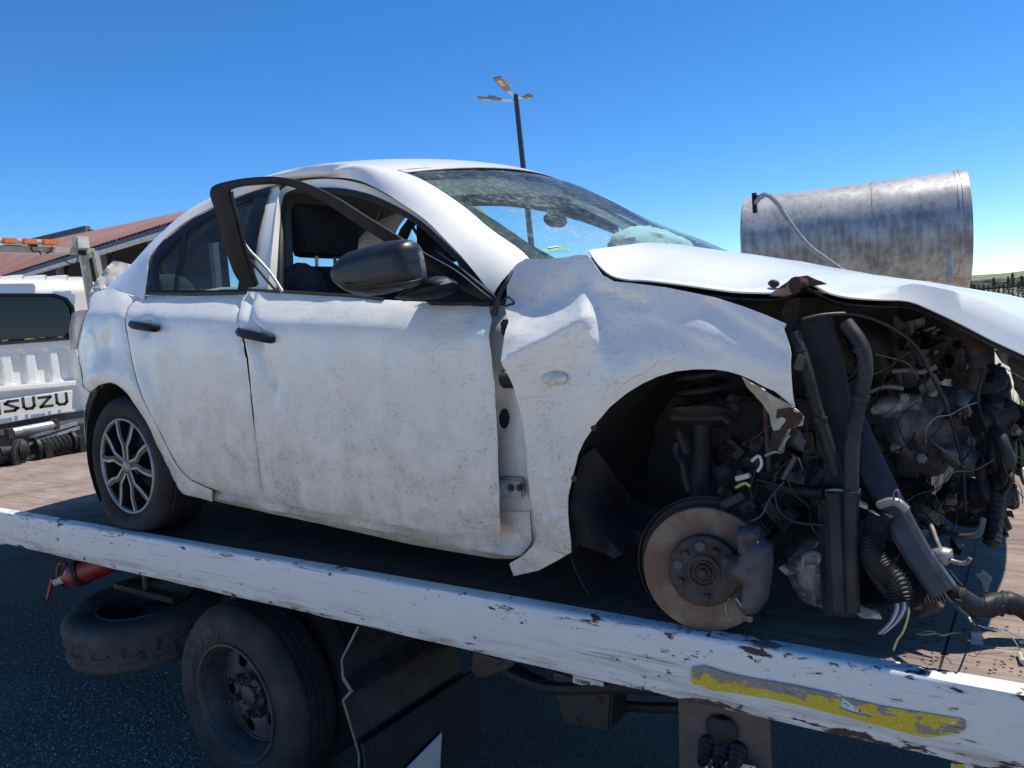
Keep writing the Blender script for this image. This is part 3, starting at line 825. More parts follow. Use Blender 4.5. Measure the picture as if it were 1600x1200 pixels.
# mudguard behind the wheel: a bent sheet with a notch, and the rubber flap below it
def gp(u, v, y): return PY(u, v, y)
m = MB()
ed = [(560, 979), (534, 1031), (536, 1060), (548, 1080), (536, 1094), (561, 1178), (562, 1235)]
e0 = [PY(u, v, .0) for u, v in ed]
rows = []
for j in range(9):
    rows.append([p + Vector((.03 * sin(j * .5) * 0, j * .075, 0)) for p in e0])
m.loft(rows); g = m.build('mudguard', M['guard'], TR, smooth=20, solid=.005)
m = MB()
for a_, c_ in zip(e0, e0[1:]): m.bar(a_, c_, .005, .006)
m.tube([PY(537, 1058, .0), PY(551, 1080, .0), PY(537, 1094, .0)], .004, 5)
m.build('guard_edge', M['edge'], TR)
m = MB(); a0 = PY(563, 1172, .0); m.prism([a0 + Vector((.012, -.005, .03)), a0 + Vector((.012, .62, .03)), a0 + Vector((.03, .62, -.30)), a0 + Vector((.03, -.005, -.30))], (.012, 0, 0)); fl = m.build('mud_flap', M['flap'], TR)
for t in (.03, .25, .43, .6):
    m = MB(); m.lathe([(0, .005), (.008, .005), (.010, 0)], a0 + Vector((.026, t, -.005)), (1, 0, 0), 8); m.build('flap_bolt', M['brown_metal'], TR, parent=fl)
m = MB(); q = lambda u, v: PX(u, v, a0.x + .05)
m.prism([q(690, 1144), q(685, 1235), q(590, 1245)], (.002, 0, 0)); m.build('flap_marking', M['board'], TR, parent=fl)

# brackets and the electric box below the deck
m = MB(); p = PY(768, 1040, .25)
m.prism([PY(738, 1018, .25), PY(735, 1050, .25), PY(750, 1062, .25), PY(796, 1044, .25), PY(812, 1030, .25)], (0, .05, 0)); m.prism([PY(758, 1022, .24), PY(790, 1030, .24), PY(772, 1046, .24)], (0, .02, 0))
m.build('tie_bracket', M['beam_dark'], TR, bevel=.006)
m = MB(); m.prism([PY(862, 1046, .3), PY(866, 1085, .3), PY(880, 1130, .3), PY(952, 1145, .3), PY(958, 1075, .3)], (0, .12, 0)); bx = m.build('junction_box', M['beam_dark'], TR, bevel=.008)
for u, v in ((889, 1080), (937, 1094), (902, 1128)):
    m = MB(); m.lathe([(0, .006), (.011, .004), (.012, 0)], PY(u, v, .299), (0, -1, 0), 10); m.build('box_bolt', M['brown_metal'], TR, parent=bx)
lab = [PY(895, 1054, .292), PY(943, 1066, .292), PY(943, 1078, .292), PY(895, 1067, .292)]
m = MB(); m.prism(lab, (0, .002, 0)); lb = m.build('box_label', M['board'], TR, parent=bx)
def flat_text(txt, a, right, up, size, mat, root, parent, name, th=.001, sx=1.0):
    """letters laid on a plane: a = lower left corner"""
    cu = bpy.data.curves.new('t', 'FONT'); cu.body = txt; cu.size = size; cu.extrude = th; cu.resolution_u = 2
    o = bpy.data.objects.new('t', cu); COL.objects.link(o)
    dg = bpy.context.evaluated_depsgraph_get(); me = o.evaluated_get(dg).to_mesh(); right = Vector(right).normalized(); up = Vector(up).normalized(); nn = right.cross(up)
    b = MB(); b.add([Vector(a) + right * v.co.x * sx + up * v.co.y + nn * v.co.z for v in me.vertices], [tuple(p.vertices) for p in me.polygons])
    o.to_mesh_clear(); bpy.data.objects.remove(o)
    return b.build(name, mat, root, parent=parent, smooth=0)
flat_text('1 X OUTER', PY(899, 1066, .289), lab[1] - lab[0], lab[0] - lab[3], .017, M['letter'], TR, bx, 'label_lettering', sx=.62)

# control valve plate with three rubber boots and its lever sign
vp = [PY(1060, 1090, .12), PY(1202, 1121, .12), PY(1206, 1235, .12), PY(1062, 1215, .12)]
m = MB(); m.prism(vp, (0, .012, 0)); vpl = m.build('valve_plate', M['valve_plate'], TR)
for u, v in ((1108, 1160), (1131, 1164), (1154, 1170)):
    m = MB(); c_ = PY(u, v, .12); m.lathe([(.012, .075), (.017, .06), (.013, .055), (.020, .045), (.015, .04), (.023, .03), (.018, .025), (.027, .012), (.025, 0)], c_, (.1, -1, -.25), 14)
    m.tube([c_ + Vector((0, -.05, -.01)), c_ + Vector((.0, -.09, -.08)), c_ + Vector((.0, -.1, -.16))], .006, 6); m.build('lever_boot', M['seal'], TR, parent=vpl)
m = MB(); m.ball(PY(1127, 1140, .11), (.045, .02, .04), 8, 5); m.build('valve_body', M['seal'], TR, parent=vpl)
sg = [PY(1094, 1180, .085), PY(1180, 1198, .085), PY(1184, 1240, .085), PY(1090, 1225, .085)]
m = MB(); m.prism(sg, (0, .003, 0)); sgn = m.build('lever_sign', M['board'], TR, parent=vpl)
rt, upv = (sg[1] - sg[0]).normalized(), (sg[0] - sg[3]).normalized()
m = MB()
for k in range(3):
    a = sg[0] + rt * (.012 + k * .043) - upv * .045 + Vector((0, -.002, 0))
    m.prism([a, a + rt * .034, a + rt * .034 + upv * .004, a + upv * .004], (0, .001, 0))
    c_ = a + rt * .017 + upv * .036
    m.prism([c_, c_ - rt * .013 - upv * .015, c_ - rt * .005 - upv * .015, c_ - rt * .005 - upv * .03, c_ + rt * .005 - upv * .03, c_ + rt * .005 - upv * .015, c_ + rt * .013 - upv * .015], (0, .001, 0))
    for s_ in (0, .036): m.prism([a + rt * s_, a + rt * (s_ + .003), a + rt * (s_ + .003) + upv * .042, a + rt * s_ + upv * .042], (0, .001, 0))
m.build('arrow_symbols', M['letter'], TR, parent=vpl)
# hydraulic tank and hoses in the dark under the deck
m = MB(); m.tube(spline([(1.5, .35, -.3), (1.9, .3, -.42), (2.3, .32, -.36), (2.9, .4, -.3)], 6), .022, 8); m.tube(spline([(1.4, .45, -.35), (2.0, .42, -.5), (2.6, .45, -.42), (3.3, .5, -.3)], 6), .018, 8); m.build('hydraulic_hose', M['seal'], TR)
m = MB(); m.tube([(1.3, .9, -.34), (3.0, .9, -.34)], .09, 16); m.build('tilt_cylinder', M['beam_dark'], TR)
# striped marker board at the tail
mk = [PY(1486, 1193, .10), PY(1700, 1195, .10), PY(1700, 1250, .10), PY(1486, 1248, .10)]
m = MB(); m.prism(mk, (0, .01, 0)); mkb = m.build('marker_board', M['board'], TR)
for k in range(6):
    m = MB(); a, c_ = mk[0].lerp(mk[1], k / 6 + .02) + Vector((0, -.003, 0)), mk[3].lerp(mk[2], k / 6 - .06 if k else .0) + Vector((0, -.003, 0))
    wv = (mk[1] - mk[0]) / 12; m.prism([a, a + wv, c_ + wv, c_], (0, .002, 0)); m.build('marker_stripe', M['red'] if k % 2 else M['strip'], TR, parent=mkb)

# ------------------------------------------------------------------ cab of the truck
CX = -3.5
cab_y0, cab_y1, cab_z0, cab_z1 = .12, 1.86, -.32, 1.46
def cab_sec(inset=0.0, r=.16):
    pts = []
    for (cy, cz, a0) in ((cab_y1 - r, cab_z1 - r, 0), (cab_y0 + r, cab_z1 - r, 90)):
        for k in range(7): a = radians(a0 + 15 * k); pts.append((cy + (r - inset) * cos(a), cz + (r - inset) * sin(a)))
    return pts + [(cab_y0 + inset, cab_z0), (cab_y1 - inset, cab_z0)]
wz = [PX(u, v, CX) for u, v in ((-60, 462), (0, 461), (85, 461), (103, 467), (113, 480), (116, 500), (113, 518), (106, 527), (60, 530), (0, 534), (-60, 538))]
win = [(p.y, p.z) for p in wz]
win = [(cab_y0 + .2, win[0][1] - .03), (cab_y0 + .17, win[0][1] - .1), (cab_y0 + .17, win[-1][1] + .1), (cab_y0 + .2, win[-1][1] + .03)][::-1] + win
# reorder the window outline: right side from the survey, left side closed with the mirror image
ribs = []
for (ua, ub, va, vb) in ((18, 36, 548, 605), (56, 74, 546, 601), (91, 109, 543, 596), (-22, -3, 550, 609)):
    a, c_, d = PX(ua, va, CX), PX(ub, va, CX), PX(ua, vb, CX); ribs.append((a.y, c_.y, d.z, a.z))
def cab_back(y, z):
    dx = 0
    for y0, y1, z0, z1 in ribs:
        w = y1 - y0; q_ = math.hypot(max(0, abs(y - (y0 + y1) / 2) - w * .1), max(0, abs(z - (z0 + z1) / 2) - (z1 - z0) / 2 + w * .4)); d = 1 - sstep(w * .34, w * .56, q_); dx = max(dx, d)
    edge = min(y - cab_y0, cab_y1 - y, cab_z1 - z)
    return Vector((CX - .032 * dx - .05 * (1 - sstep(0, .14, edge)) + .006 * noise.noise(Vector((y * 2, z * 2, 1))), y, z))
P, F = sheet(cab_sec(), cab_back, .016, holes=[win])
b = MB(); b.add(P, F)
n = 24; rows = []
sec = cab_sec()
cabin = MB(); cabin.add(P, F)
for i in range(8):
    x = CX - .05 - i * .23
    rows.append([Vector((x, y, z)) for y, z in sec])
cabin.loft(rows, closed_u=True)
cab = cabin.build('cab', M['truck_white'], TR, smooth=40, recalc=False)
b = MB(); c_ = [(p[0], p[1]) for p in win]; b.add([Vector((CX - .012, y, z)) for y, z in c_], [tuple(range(len(c_)))]); b.build('rear_window', M['cab_glass'], TR, parent=cab, recalc=False)
b = MB(); b.tube([Vector((CX + .004, y, z)) for y, z in c_ + [c_[0]]], .014, 6); b.build('window_seal', M['seal'], TR, parent=cab)
b = MB(); b.box((CX - .35, (cab_y0 + cab_y1) / 2, .9), (.04, 1.5, .9)); b.box((CX - .55, 1.35, .75), (.14, .45, 1.0)); b.build('cab_interior', M['dark2'], TR, parent=cab)
for k in range(8):                                     # pressed ribs across the high roof
    y = cab_y0 + .26 + k * .175
    b = MB(); b.ball((CX - .75, y, cab_z1 + .004), (.72, .055, .035), 14, 8); b.build('roof_rib', M['truck_white'], TR, parent=cab)
bl = [PX(-40, 542, CX), PX(105, 529, CX)]
b = MB(); b.bar(bl[0] + Vector((.012, -.6, 0)), bl[1] + Vector((.012, .12, 0)), .03, .022); b.build('sill_bar', M['seal'], TR, parent=cab)
st = [PX(-40, 612, CX), PX(118, 600, CX)]
b = MB(); b.bar(Vector((CX + .02, cab_y0 + .03, st[0].z + .02)), Vector((CX + .02, cab_y1 - .03, st[1].z)), .06, .05); b.build('panel_ledge', M['truck_white'], TR, parent=cab, bevel=.012)
bd = [PX(-60, 636, CX + .1), PX(114, 609, CX + .1), PX(112, 636, CX + .1), PX(-60, 676, CX + .1)]
bd[0].y = bd[3].y = .42
b = MB(); b.prism([bd[0], bd[1], bd[2] - Vector((0, 0, .035)), bd[3]], (-.03, 0, 0)); brd = b.build('name_board', M['truck_white'], TR, bevel=.006)
# the maker's name in wide block letters
LW = {'I': [[(.5, 0), (.5, 1)]], 'S': [[(1, .88), (.30, .88), (.06, .72), (.94, .28), (.70, .12), (0, .12)]], 'U': [[(.1, 1), (.1, .3), (.28, .12), (.72, .12), (.9, .3), (.9, 1)]], 'Z': [[(0, .88), (.92, .88), (.08, .12), (1, .12)]]}
def block_letters(txt, a, right, up, h, w, gap, th, mat, root, parent):
    right, up = Vector(right).normalized(), Vector(up).normalized(); nn = right.cross(up); x = 0
    for ch in txt:
        wd = w * (.28 if ch == 'I' else 1); m = MB(); t = .235 * h
        for ln in LW[ch]:
            pts = [(p[0] * wd, p[1] * h) for p in ln]
            for (x0, z0), (x1, z1) in zip(pts, pts[1:]):
                L = math.hypot(x1 - x0, z1 - z0); ux, uz = (x1 - x0) / L, (z1 - z0) / L; e = t * .38
                x0, z0, x1, z1 = x0 - ux * e, z0 - uz * e, x1 + ux * e, z1 + uz * e
                m.prism([Vector(a) + right * (x + X_) + up * Z_ for X_, Z_ in ((x0 - uz * t / 2, z0 + ux * t / 2), (x1 - uz * t / 2, z1 + ux * t / 2), (x1 + uz * t / 2, z1 - ux * t / 2), (x0 + uz * t / 2, z0 - ux * t / 2))], nn * th)
        m.build('letter', mat, root, parent=parent, smooth=0)
        x += wd + gap
lz = PX(5, 646, CX + .135); rz = PX(104, 633, CX + .135)
sw = (rz - lz).length
block_letters('ISUZU', lz + (lz - rz).normalized() * (sw * .085), rz - lz, (0, 0, 1), .098, sw * .205, sw * .06, .003, M['letter'], TR, brd)
# beacon frame behind the cab
FX = -3.38
p0, p1, p2 = PX(-60, 401, FX), PX(146, 393, FX), PX(158, 432, FX)
b = MB(); b.bar(Vector((FX, .3, p1.z - .01)), p1, .06, .05); b.build('beacon_frame', M['cream'], TR, bevel=.005)
b = MB(); b.bar(p1 + Vector((-.02, -.08, 0)), Vector((FX - .02, p2.y - .03, .0)), .06, .05, (1, 0, 0)); b.build('frame_leg', M['cream'], TR, bevel=.005)
b = MB(); b.bar(p1 + Vector((.05, -.015, 0)), Vector((FX + .05, p2.y + .1, .0)), .05, .04, (1, 0, 0)); b.build('frame_leg', M['cream'], TR, bevel=.005)
b = MB(); b.bar(Vector((FX, .34, p1.z - .01)), (FX, .3, 0), .06, .05, (1, 0, 0)); b.build('frame_leg', M['cream'], TR, bevel=.005)
q0, q1 = PX(-40, 379, FX), PX(90, 380, FX)
b = MB(); b.bar(Vector((FX, .55, q1.z)), q1 + Vector((0, -.03, 0)), .14, .036); bc = b.build('beacon_bar', M['amber_cap'], TR, bevel=.012)
for ua, ub in ((4, 25), (35, 56), (66, 90), (-28, -6)):
    a, c_ = PX(ua, 380, FX + .06), PX(ub, 380, FX + .06)
    b = MB(); b.bar(Vector((a.x, a.y, q1.z - .004)), Vector((a.x, c_.y, q1.z - .004)), .06, .044); b.build('amber_module', M['amber'], TR, parent=bc, bevel=.006)
for t in (.35, .8):
    p = Vector((FX, lerp(.5, q1.y, t), q1.z - .04)); b = MB(); b.box(p, (.05, .05, .06)); b.build('bar_foot', M['dark'], TR, parent=bc)
b = MB()
for (pts) in ([(48, 386), (52, 393), (60, 392), (64, 398)], [(82, 386), (78, 393), (72, 396)], [(97, 400), (105, 410), (118, 411), (122, 402)]):
    b.tube(spline([PX(u, v, FX + .05) for u, v in pts], 4), .006, 5)
b.build('beacon_cable', M['seal'], TR)
wl0 = PX(126, 380, FX + .03)
b = MB(); b.box(wl0, (.09, .115, .115)); wlp = b.build('work_lamp', M['cream'], TR, bevel=.014)
b = MB(); b.box(wl0 + Vector((.047, 0, 0)), (.008, .096, .094)); b.build('lamp_lens', M['amber_cap'], TR, parent=wlp, bevel=.003)
b = MB(); b.box(wl0 + Vector((0, 0, -.075)), (.03, .06, .05)); b.build('lamp_foot', M['dark'], TR, parent=wlp)

# ------------------------------------------------------------------ winch at the head of the deck
WX = -3.2
def w(u, v, x=WX): return PX(u, v, x)
b = MB(); b.tube([w(20, 676), w(84, 664)], .036, 14); b.build('roller', M['winch_steel'], TR)
for u, v in ((86, 663), (14, 678)):
    b = MB(); b.box(w(u, v), (.07, .045, .085)); b.build('roller_bracket', M['brown_metal'], TR, bevel=.006)
wd0, wd1 = w(62, 701), w(108, 690)
b = MB(); b.tube([wd0, wd1], .055, 18); dr = b.build('winch_drum', M['winch_steel'], TR)
b = MB()
for k in range(13):
    c_ = wd0.lerp(wd1, (k + .5) / 13); ax = (wd1 - wd0).normalized(); rr = .060 + .006 * (k % 2)
    b.lathe([(rr + .009 * cos(2 * pi * j / 6), .009 * sin(2 * pi * j / 6)) for j in range(6)], c_, ax + Vector((.05 * (-1) ** k, 0, .05)), 18, closed=True)
b.build('winch_cable', M['dark2'], TR)
for c_, r_ in ((wd0 + Vector((0, -.03, 0)), .095), (wd1 + Vector((0, .02, 0)), .085)):
    b = MB(); b.lathe([(0, -.012), (r_, -.012), (r_, .012), (0, .012)], c_, (0, 1, 0), 22); b.build('drum_flange', M['dark'], TR)
b = MB(); c_ = w(30, 703, WX + .03); b.lathe([(0, -.05), (.06, -.05), (.085, -.03), (.085, .03), (.06, .05), (0, .05)], c_, (0, 1, 0), 18); b.tube([c_ + Vector((.04, -.05, 0)), c_ + Vector((.05, -.16, .01))], .045, 12); b.build('winch_gearbox', M['strut'], TR)
b = MB(); c_ = w(8, 712, WX + .05); b.tube([c_ + Vector((0, -.12, 0)), c_ + Vector((0, .05, 0))], .07, 14); b.build('winch_motor', M['dark'], TR)
for (a, c_) in ((w(44, 694), w(124, 668)), (w(40, 716), w(128, 694)), (w(46, 683), w(120, 661))):
    b = MB(); b.bar(a, c_, .022, .026); b.build('winch_tie_bar', M['winch_steel'], TR, bevel=.003)
b = MB(); b.tube([w(76, 712), w(124, 696)], .030, 12); b.build('lower_roller', M['brown_metal'], TR)
for u, v in ((72, 718), (125, 706), (20, 724)):
    b = MB(); p = w(u, v); b.box((p.x, p.y, .06), (.14, .06, .13)); b.build('winch_foot', M['strut'], TR, bevel=.006)
for k in range(3):
    b = MB(); b.tube(spline([w(25 + 3 * k, 690, WX + .1), w(19 + 3 * k, 705, WX + .14), w(22 + 4 * k, 724, WX + .14), w(34 + 3 * k, 735, WX + .16)], 5), .012, 6); b.build('winch_hose', M['grey'] if k == 1 else M['dark'], TR)
b = MB(); b.box((CX + .07, 1.05, -.12), (.20, 2.1, .3)); b.box((CX + .04, 1.0, .10), (.10, 1.5, .2)); b.box((CX + .02, 1.0, .28), (.05, 1.2, .06)); b.build('winch_mount_and_sun_block', M['beam_dark'], TR)  # mount widened to block sun falling through the gap behind the cab

# ------------------------------------------------------------------ spare wheel slung under the deck
sc_ = Vector((-.52, .34, -.60))
SP = thing('spare_wheel', 'dusty spare truck wheel slung flat under the deck with blocky tread', 'spare wheel', sc_)
up_ax = Vector((.03, -.10, 1)).normalized()
R, rr, wd = .40, .235, .215
nn = 96
prof = [(rr - .01, -.015), (rr + .004, -.004), (rr + .03, .004), (lerp(rr, R, .5), .012), (lerp(rr, R, .75), .008), (R - .02, -.004), (R - .006, -.02), (R, -.03), (R, -.045), (R - .003, -.062), (R, -.066), (R, -.098), (R - .008, -.102), (R - .008, -.112), (R, -.116), (R, -.148), (R - .003, -.152), (R, -.168), (R, -.185), (R - .006, -.195), (R - .02, -.21), (lerp(rr, R, .5), -.225), (rr, -.212), (rr - .012, -.2)]
def spare_mod(k, j, r, h):
    if j in (10, 11): r -= .012 if k % 6 in (0,) else 0
    if j in (14, 15): r -= .012 if (k + 3) % 6 in (0,) else 0
    if j in (12, 13): h += .012 * (1 if (k // 3) % 2 else -1)
    return r, h
b = MB(); b.lathe(prof, sc_ + up_ax * .107, up_ax, nn, mod=spare_mod); b.build('tyre', M['spare_tyre'], SP, smooth=28)
b = MB(); b.lathe([(.24, .0), (.238, .012), (.23, .012), (.226, -.01), (.212, -.05), (.205, -.08), (.2, -.085), (.186, -.088)], sc_ + up_ax * .10, up_ax, 56)
b.build('rim', M['rim_steel'], SP)
e1 = up_ax.cross(Vector((0, 1, 0))).normalized(); e2 = up_ax.cross(e1)
outer = [(.188 * cos(2 * pi * k / 48), .188 * sin(2 * pi * k / 48)) for k in range(48)]
holes = [[(.14 * cos(1.2 + 2 * pi * q / 5) + .034 * cos(2 * pi * k / 12), .14 * sin(1.2 + 2 * pi * q / 5) + .034 * sin(2 * pi * k / 12)) for k in range(12)] for q in range(5)] + [[(.06 * cos(2 * pi * k / 20), .06 * sin(2 * pi * k / 20)) for k in range(20)]]
P, F = sheet(outer, lambda a, e: sc_ + e1 * a + e2 * e + up_ax * (.015 - .03 * sstep(.11, .08, math.hypot(a, e))), .024, holes=holes)
b = MB(); b.add(P, F); b.build('rim_disc', M['rim_steel'], SP, recalc=False, solid=.008)
b = MB(); b.bar(sc_ + Vector((-.28, 0, .14)), sc_ + Vector((.28, 0, .14)), .06, .03); b.tube([sc_ + Vector((0, 0, .14)), (sc_.x, sc_.y, -.17)], .02, 8); b.build('carrier', M['beam_dark'], TR)

# ------------------------------------------------------------------ fire extinguisher hung under the beam
fa, fb = PY(112, 900, .10), PY(200, 866, .26)
fdir = (fb - fa).normalized()
FE = thing('fire_extinguisher', 'red fire extinguisher lying in a bracket under the deck edge', 'fire extinguisher', fa)
b = MB(); r_ = .062
b.lathe([(0, -.045), (.022, -.044), (.028, -.03), (.045, -.012), (.058, .01), (r_, .035), (r_, .40), (.055, .43), (0, .44)], fa, fdir, 24); b.build('cylinder', M['red'], FE)
b = MB(); b.lathe([(0, -.10), (.018, -.10), (.02, -.06), (.024, -.044)], fa, fdir, 12); b.build('valve', M['cream'], FE)
b = MB(); a = PY(92, 886, .085); b.tube(spline([PY(104, 882, .09), PY(94, 880, .085), PY(90, 893, .08), PY(92, 908, .08), PY(100, 918, .085)], 4), .009, 6); b.build('discharge_hose', M['red'], FE)
b = MB(); b.bar(PY(82, 903, .06), PY(74, 936, .05), .022, .011, (0, 1, 0)); b.build('lever', M['red'], FE, bevel=.003)
b = MB(); b.bar(PY(87, 905, .06), PY(98, 902, .09), .02, .014); b.bar(PY(92, 912, .06), PY(104, 920, .085), .012, .01); b.build('handle', M['dark'], FE)
for t in (.06, .30):
    b = MB(); c_ = fa + fdir * t; b.lathe([(r_ + .002, -.012), (r_ + .007, -.012), (r_ + .007, .012), (r_ + .002, .012)], c_, fdir, 24, closed=True); b.bar(c_ + Vector((0, .02, .06)), Vector((c_.x, c_.y + .02, -.15)), .03, .008); b.build('extinguisher_bracket', M['dark'], TR)
# ------------------------------------------------------------------ the wrecked car
CAR = thing('wrecked_car', 'dirty white four door car wreck with missing front wheel on a flatbed', 'car', (1.2, .88, 0))
CW = 1.755
def mir(p): return Vector((p[0], CW - p[1], p[2] + .075 * (CW - 2 * p[1])))
def belt(x): return 1.055 - .09 * x
CABT = [(-.95, .10), (-.84, .07), (-.72, .040), (-.58, .016), (-.45, .003), (-.30, .0), (-.16, .004), (-.105, .010), (-.092, .016), (-.04, .052), (0, .080), (.05, .090), (.1, .105), (.2, .145), (.3, .200), (.36, .242), (.41, .285), (.45, .34), (.5, .45)]
FENT = [(-.95, .08), (-.84, .05), (-.7, .025), (-.45, .008), (-.25, .0), (-.14, .008), (-.08, .019), (-.03, .029), (.01, .037), (.04, .043), (.07, .049), (.1, .056), (.14, .075), (.2, .15)]
REART = [(-.95, .10), (-.84, .07), (-.72, .04), (-.55, .012), (-.35, .0), (-.16, .004), (-.105, .010), (-.092, .016), (-.04, .052), (0, .080), (.03, .11), (.06, .17), (.09, .28), (.12, .45), (.2, 1.0)]
PATH = [(.05, .0), (-.05, .003), (-.20, .018), (-.35, .048), (-.50, .098), (-.62, .158), (-.72, .235), (-.80, .335), (-.86, .47), (-.90, .64), (-.92, .88)]
def plan(x):
    if x < .05: return smooth_table(PATH[::-1], x) if x > -.92 else .88
    if x > 2.55: return .14 * ((x - 2.55) / .7) ** 2
    return 0.0
def SY(x, z):
    t = z - belt(x); y = smooth_table(CABT, t)
    if x > 2.05: y = lerp(y, smooth_table(FENT, t), sstep(2.08, 2.36, x))
    if x < .0: y = lerp(y, smooth_table(REART, t), sstep(-.05, -.30, x))
    # swollen wheel arches
    for cx, cz, R in ((0.0, .30, .40), (2.66, .27, .43)):
        r = math.hypot(x - cx, z - cz)
        y -= .016 * math.exp(-((r - R) / .07) ** 2) * (1 if z > .15 else 0)
    return y + plan(x)
def S(u, v, off=0.0, y0=-.25, y1=.8):
    d = ray(u, v)
    def g(y):
        p = C0 + d * ((y - C0.y) / d.y); return p.y - SY(p.x, p.z) - off, p
    a = y0; ga, pa = g(a); yy = a
    while yy < y1:
        yy += .01; gb, pb = g(yy)
        if ga < 0 <= gb:
            lo, hi = yy - .01, yy
            for _ in range(22):
                m = (lo + hi) / 2; gm, pm = g(m)
                if gm < 0: lo = m
                else: hi = m
            return pm
        ga = gb
    return PY(u, v, .2 + off)
def xz(pts, off=0.0): return [((p := S(u, v, off)).x, p.z) for u, v in pts]
def inset(poly, d):
    n = len(poly); A = sum(poly[i][0] * poly[(i + 1) % n][1] - poly[(i + 1) % n][0] * poly[i][1] for i in range(n)); sg = 1 if A > 0 else -1; out = []
    for i in range(n):
        a, b, c = Vector(poly[i - 1]), Vector(poly[i]), Vector(poly[(i + 1) % n])
        e1, e2 = (b - a), (c - b)
        if e1.length < 1e-6 or e2.length < 1e-6: out.append(b); continue
        e1.normalize(); e2.normalize(); n1, n2 = Vector((-e1.y, e1.x)) * sg, Vector((-e2.y, e2.x)) * sg
        m = n1 + n2
        if m.length < .3: out.append(b + n1 * d); continue
        m.normalize(); out.append(b + m * (d / max(.5, m.dot(n1))))
    return out
def crease(u0, v0, u1, v1, d, wu, wd, off=0.0, soft=.08):
    """a fold along a line: pushed in by d, wu wide above (left), wd wide below"""
    a, b = S(u0, v0), S(u1, v1); a2, b2 = Vector((a.x, a.z)), Vector((b.x, b.z)); dr = b2 - a2; L = dr.length; dr.normalize(); nr = Vector((-dr.y, dr.x))
    def f(x, z):
        q = Vector((x, z)) - a2; s = q.dot(dr); h = q.dot(nr)
        e = (sstep(-soft, soft * .3, s) if wu else 1.0) * (1 - sstep(L - soft * .3, L + soft, s))
        if not wu:                        # a shelf: level above the line, swelling out below it
            q_ = -h / wd
            return 0.0 if q_ <= 0 else -d * e * (q_ if q_ < 1 else max(0, 1 - (q_ - 1) / 1.6) ** 1.5)
        w = (wu or 1) if h > 0 else wd
        k = abs(h) / w
        return d * e * (max(0, 1 - k) ** 1.3 if k < 1 else 0)
    return f
def dent(u, v, d, rx, rz):
    c = S(u, v)
    return lambda x, z: d * math.exp(-((x - c.x) / rx) ** 2 - ((z - c.z) / rz) ** 2)
def wob(amp, fr, seed): return lambda x, z: amp * noise.noise(Vector((x * fr, z * fr, seed)))
def panel(name, px, mat, off=0.0, holes=(), dents=(), step=.021, gap=.0028, th=.003, hem=.006, mirror=True, parent=None, pts=None, label=None, surf=None, smooth=40, hgap=0.0, mdz=0.0):
    poly = inset(pts if pts is not None else xz(px, off), gap)
    hl = [inset(xz(h, off), -hgap) if hgap else xz(h, off) for h in holes]
    sf = surf or SY
    allb = [poly] + hl; segs = [(L[i], L[(i + 1) % len(L)]) for L in allb for i in range(len(L))]
    def dep(x, z, plain=False):
        y = sf(x, z) + off
        if not plain:
            for d in dents: y += d(x, z)
            y += .0016 * noise.noise(Vector((x * 5, z * 5, 9)))
        if hem:
            dd = min(dist_seg((x, z), a, b) for a, b in segs)
            if dd < .009: y += hem * (1 - dd / .009) ** 2
        return Vector((x, y, z))
    P, F = sheet(poly, dep, step, holes=hl)
    b = MB(); b.add(P, F); o = b.build(name, mat, CAR, parent=parent, smooth=smooth, solid=th, recalc=False, label=label)
    if mirror:
        b = MB(); b.add([Vector((p.x, sf(p.x, p.z) + off, p.z)) for p in P], F); b.mirror(); b.v = [p + Vector((0, 0, mdz)) for p in b.v]; m_ = b.build(name, mat, CAR, smooth=smooth, solid=th, recalc=False)
        return o, m_
    return o
def pillow(px, y, front, back, step=.02, amp=0.0, fr=12, pts=None, flat=.35):
    """a solid body with the given outline at depth y, swelling towards and away from the viewer"""
    poly = pts if pts is not None else [((p := PY(u, v, y)).x, p.z) for u, v in px]
    n = len(poly); segs = [(poly[i], poly[(i + 1) % n]) for i in range(n)]
    xs = [p[0] for p in poly]; zs = [p[1] for p in poly]; dm = flat * min(max(xs) - min(xs), max(zs) - min(zs))
    def h(x, z):
        d = min(dist_seg((x, z), a, b) for a, b in segs); k = clamp(d / dm); return sqrt(max(0, 1 - (1 - k) ** 2))
    P, F = sheet(poly, lambda x, z: Vector((x, y, z)), step)
    A = [Vector((p.x, y - front * h(p.x, p.z) + (amp * noise.noise(Vector((p.x * fr, p.z * fr, y * 7))) if h(p.x, p.z) > .02 else 0), p.z)) for p in P]
    B = [Vector((p.x, y + back * h(p.x, p.z), p.z)) for p in P]
    k = len(A)
    return A + B, [tuple(f) for f in F] + [tuple(i + k for i in reversed(f)) for f in F]
def blob(name, px, y, front, back, mat, parent=None, step=.02, amp=0.0, fr=12, smooth=60, label=None, pts=None, flat=.35, bev=0):
    V, F = pillow(px, y, front, back, step, amp, fr, pts, flat); b = MB(); b.add(V, F); return b.build(name, mat, CAR, parent=parent, smooth=smooth, label=label)
def crumple(name, pts, mat, step=9, amp=.012, fr=18, parent=None, smooth=25, th=.003, seed=1.0, label=None):
    """torn sheet: outline points carry their own depth (u, v, y)"""
    def dep(u, v):
        sw = sy = 0
        for a, b_, y in pts:
            w_ = 1 / ((u - a) ** 2 + (v - b_) ** 2 + 4) ** 1.2; sw += w_; sy += w_ * y
        p = PY(u, v, sy / sw); n = noise.noise(Vector((p.x * fr, p.z * fr, seed))) + .5 * noise.noise(Vector((p.x * fr * 2.3, p.z * fr * 2.3, seed + 4)))
        return p + Vector((0, amp * n, 0))
    P, F = sheet([(a, b_) for a, b_, _ in pts], dep, step)
    b = MB(); b.add(P, F); return b.build(name, mat, CAR, parent=parent, smooth=smooth, solid=th, recalc=False, label=label)
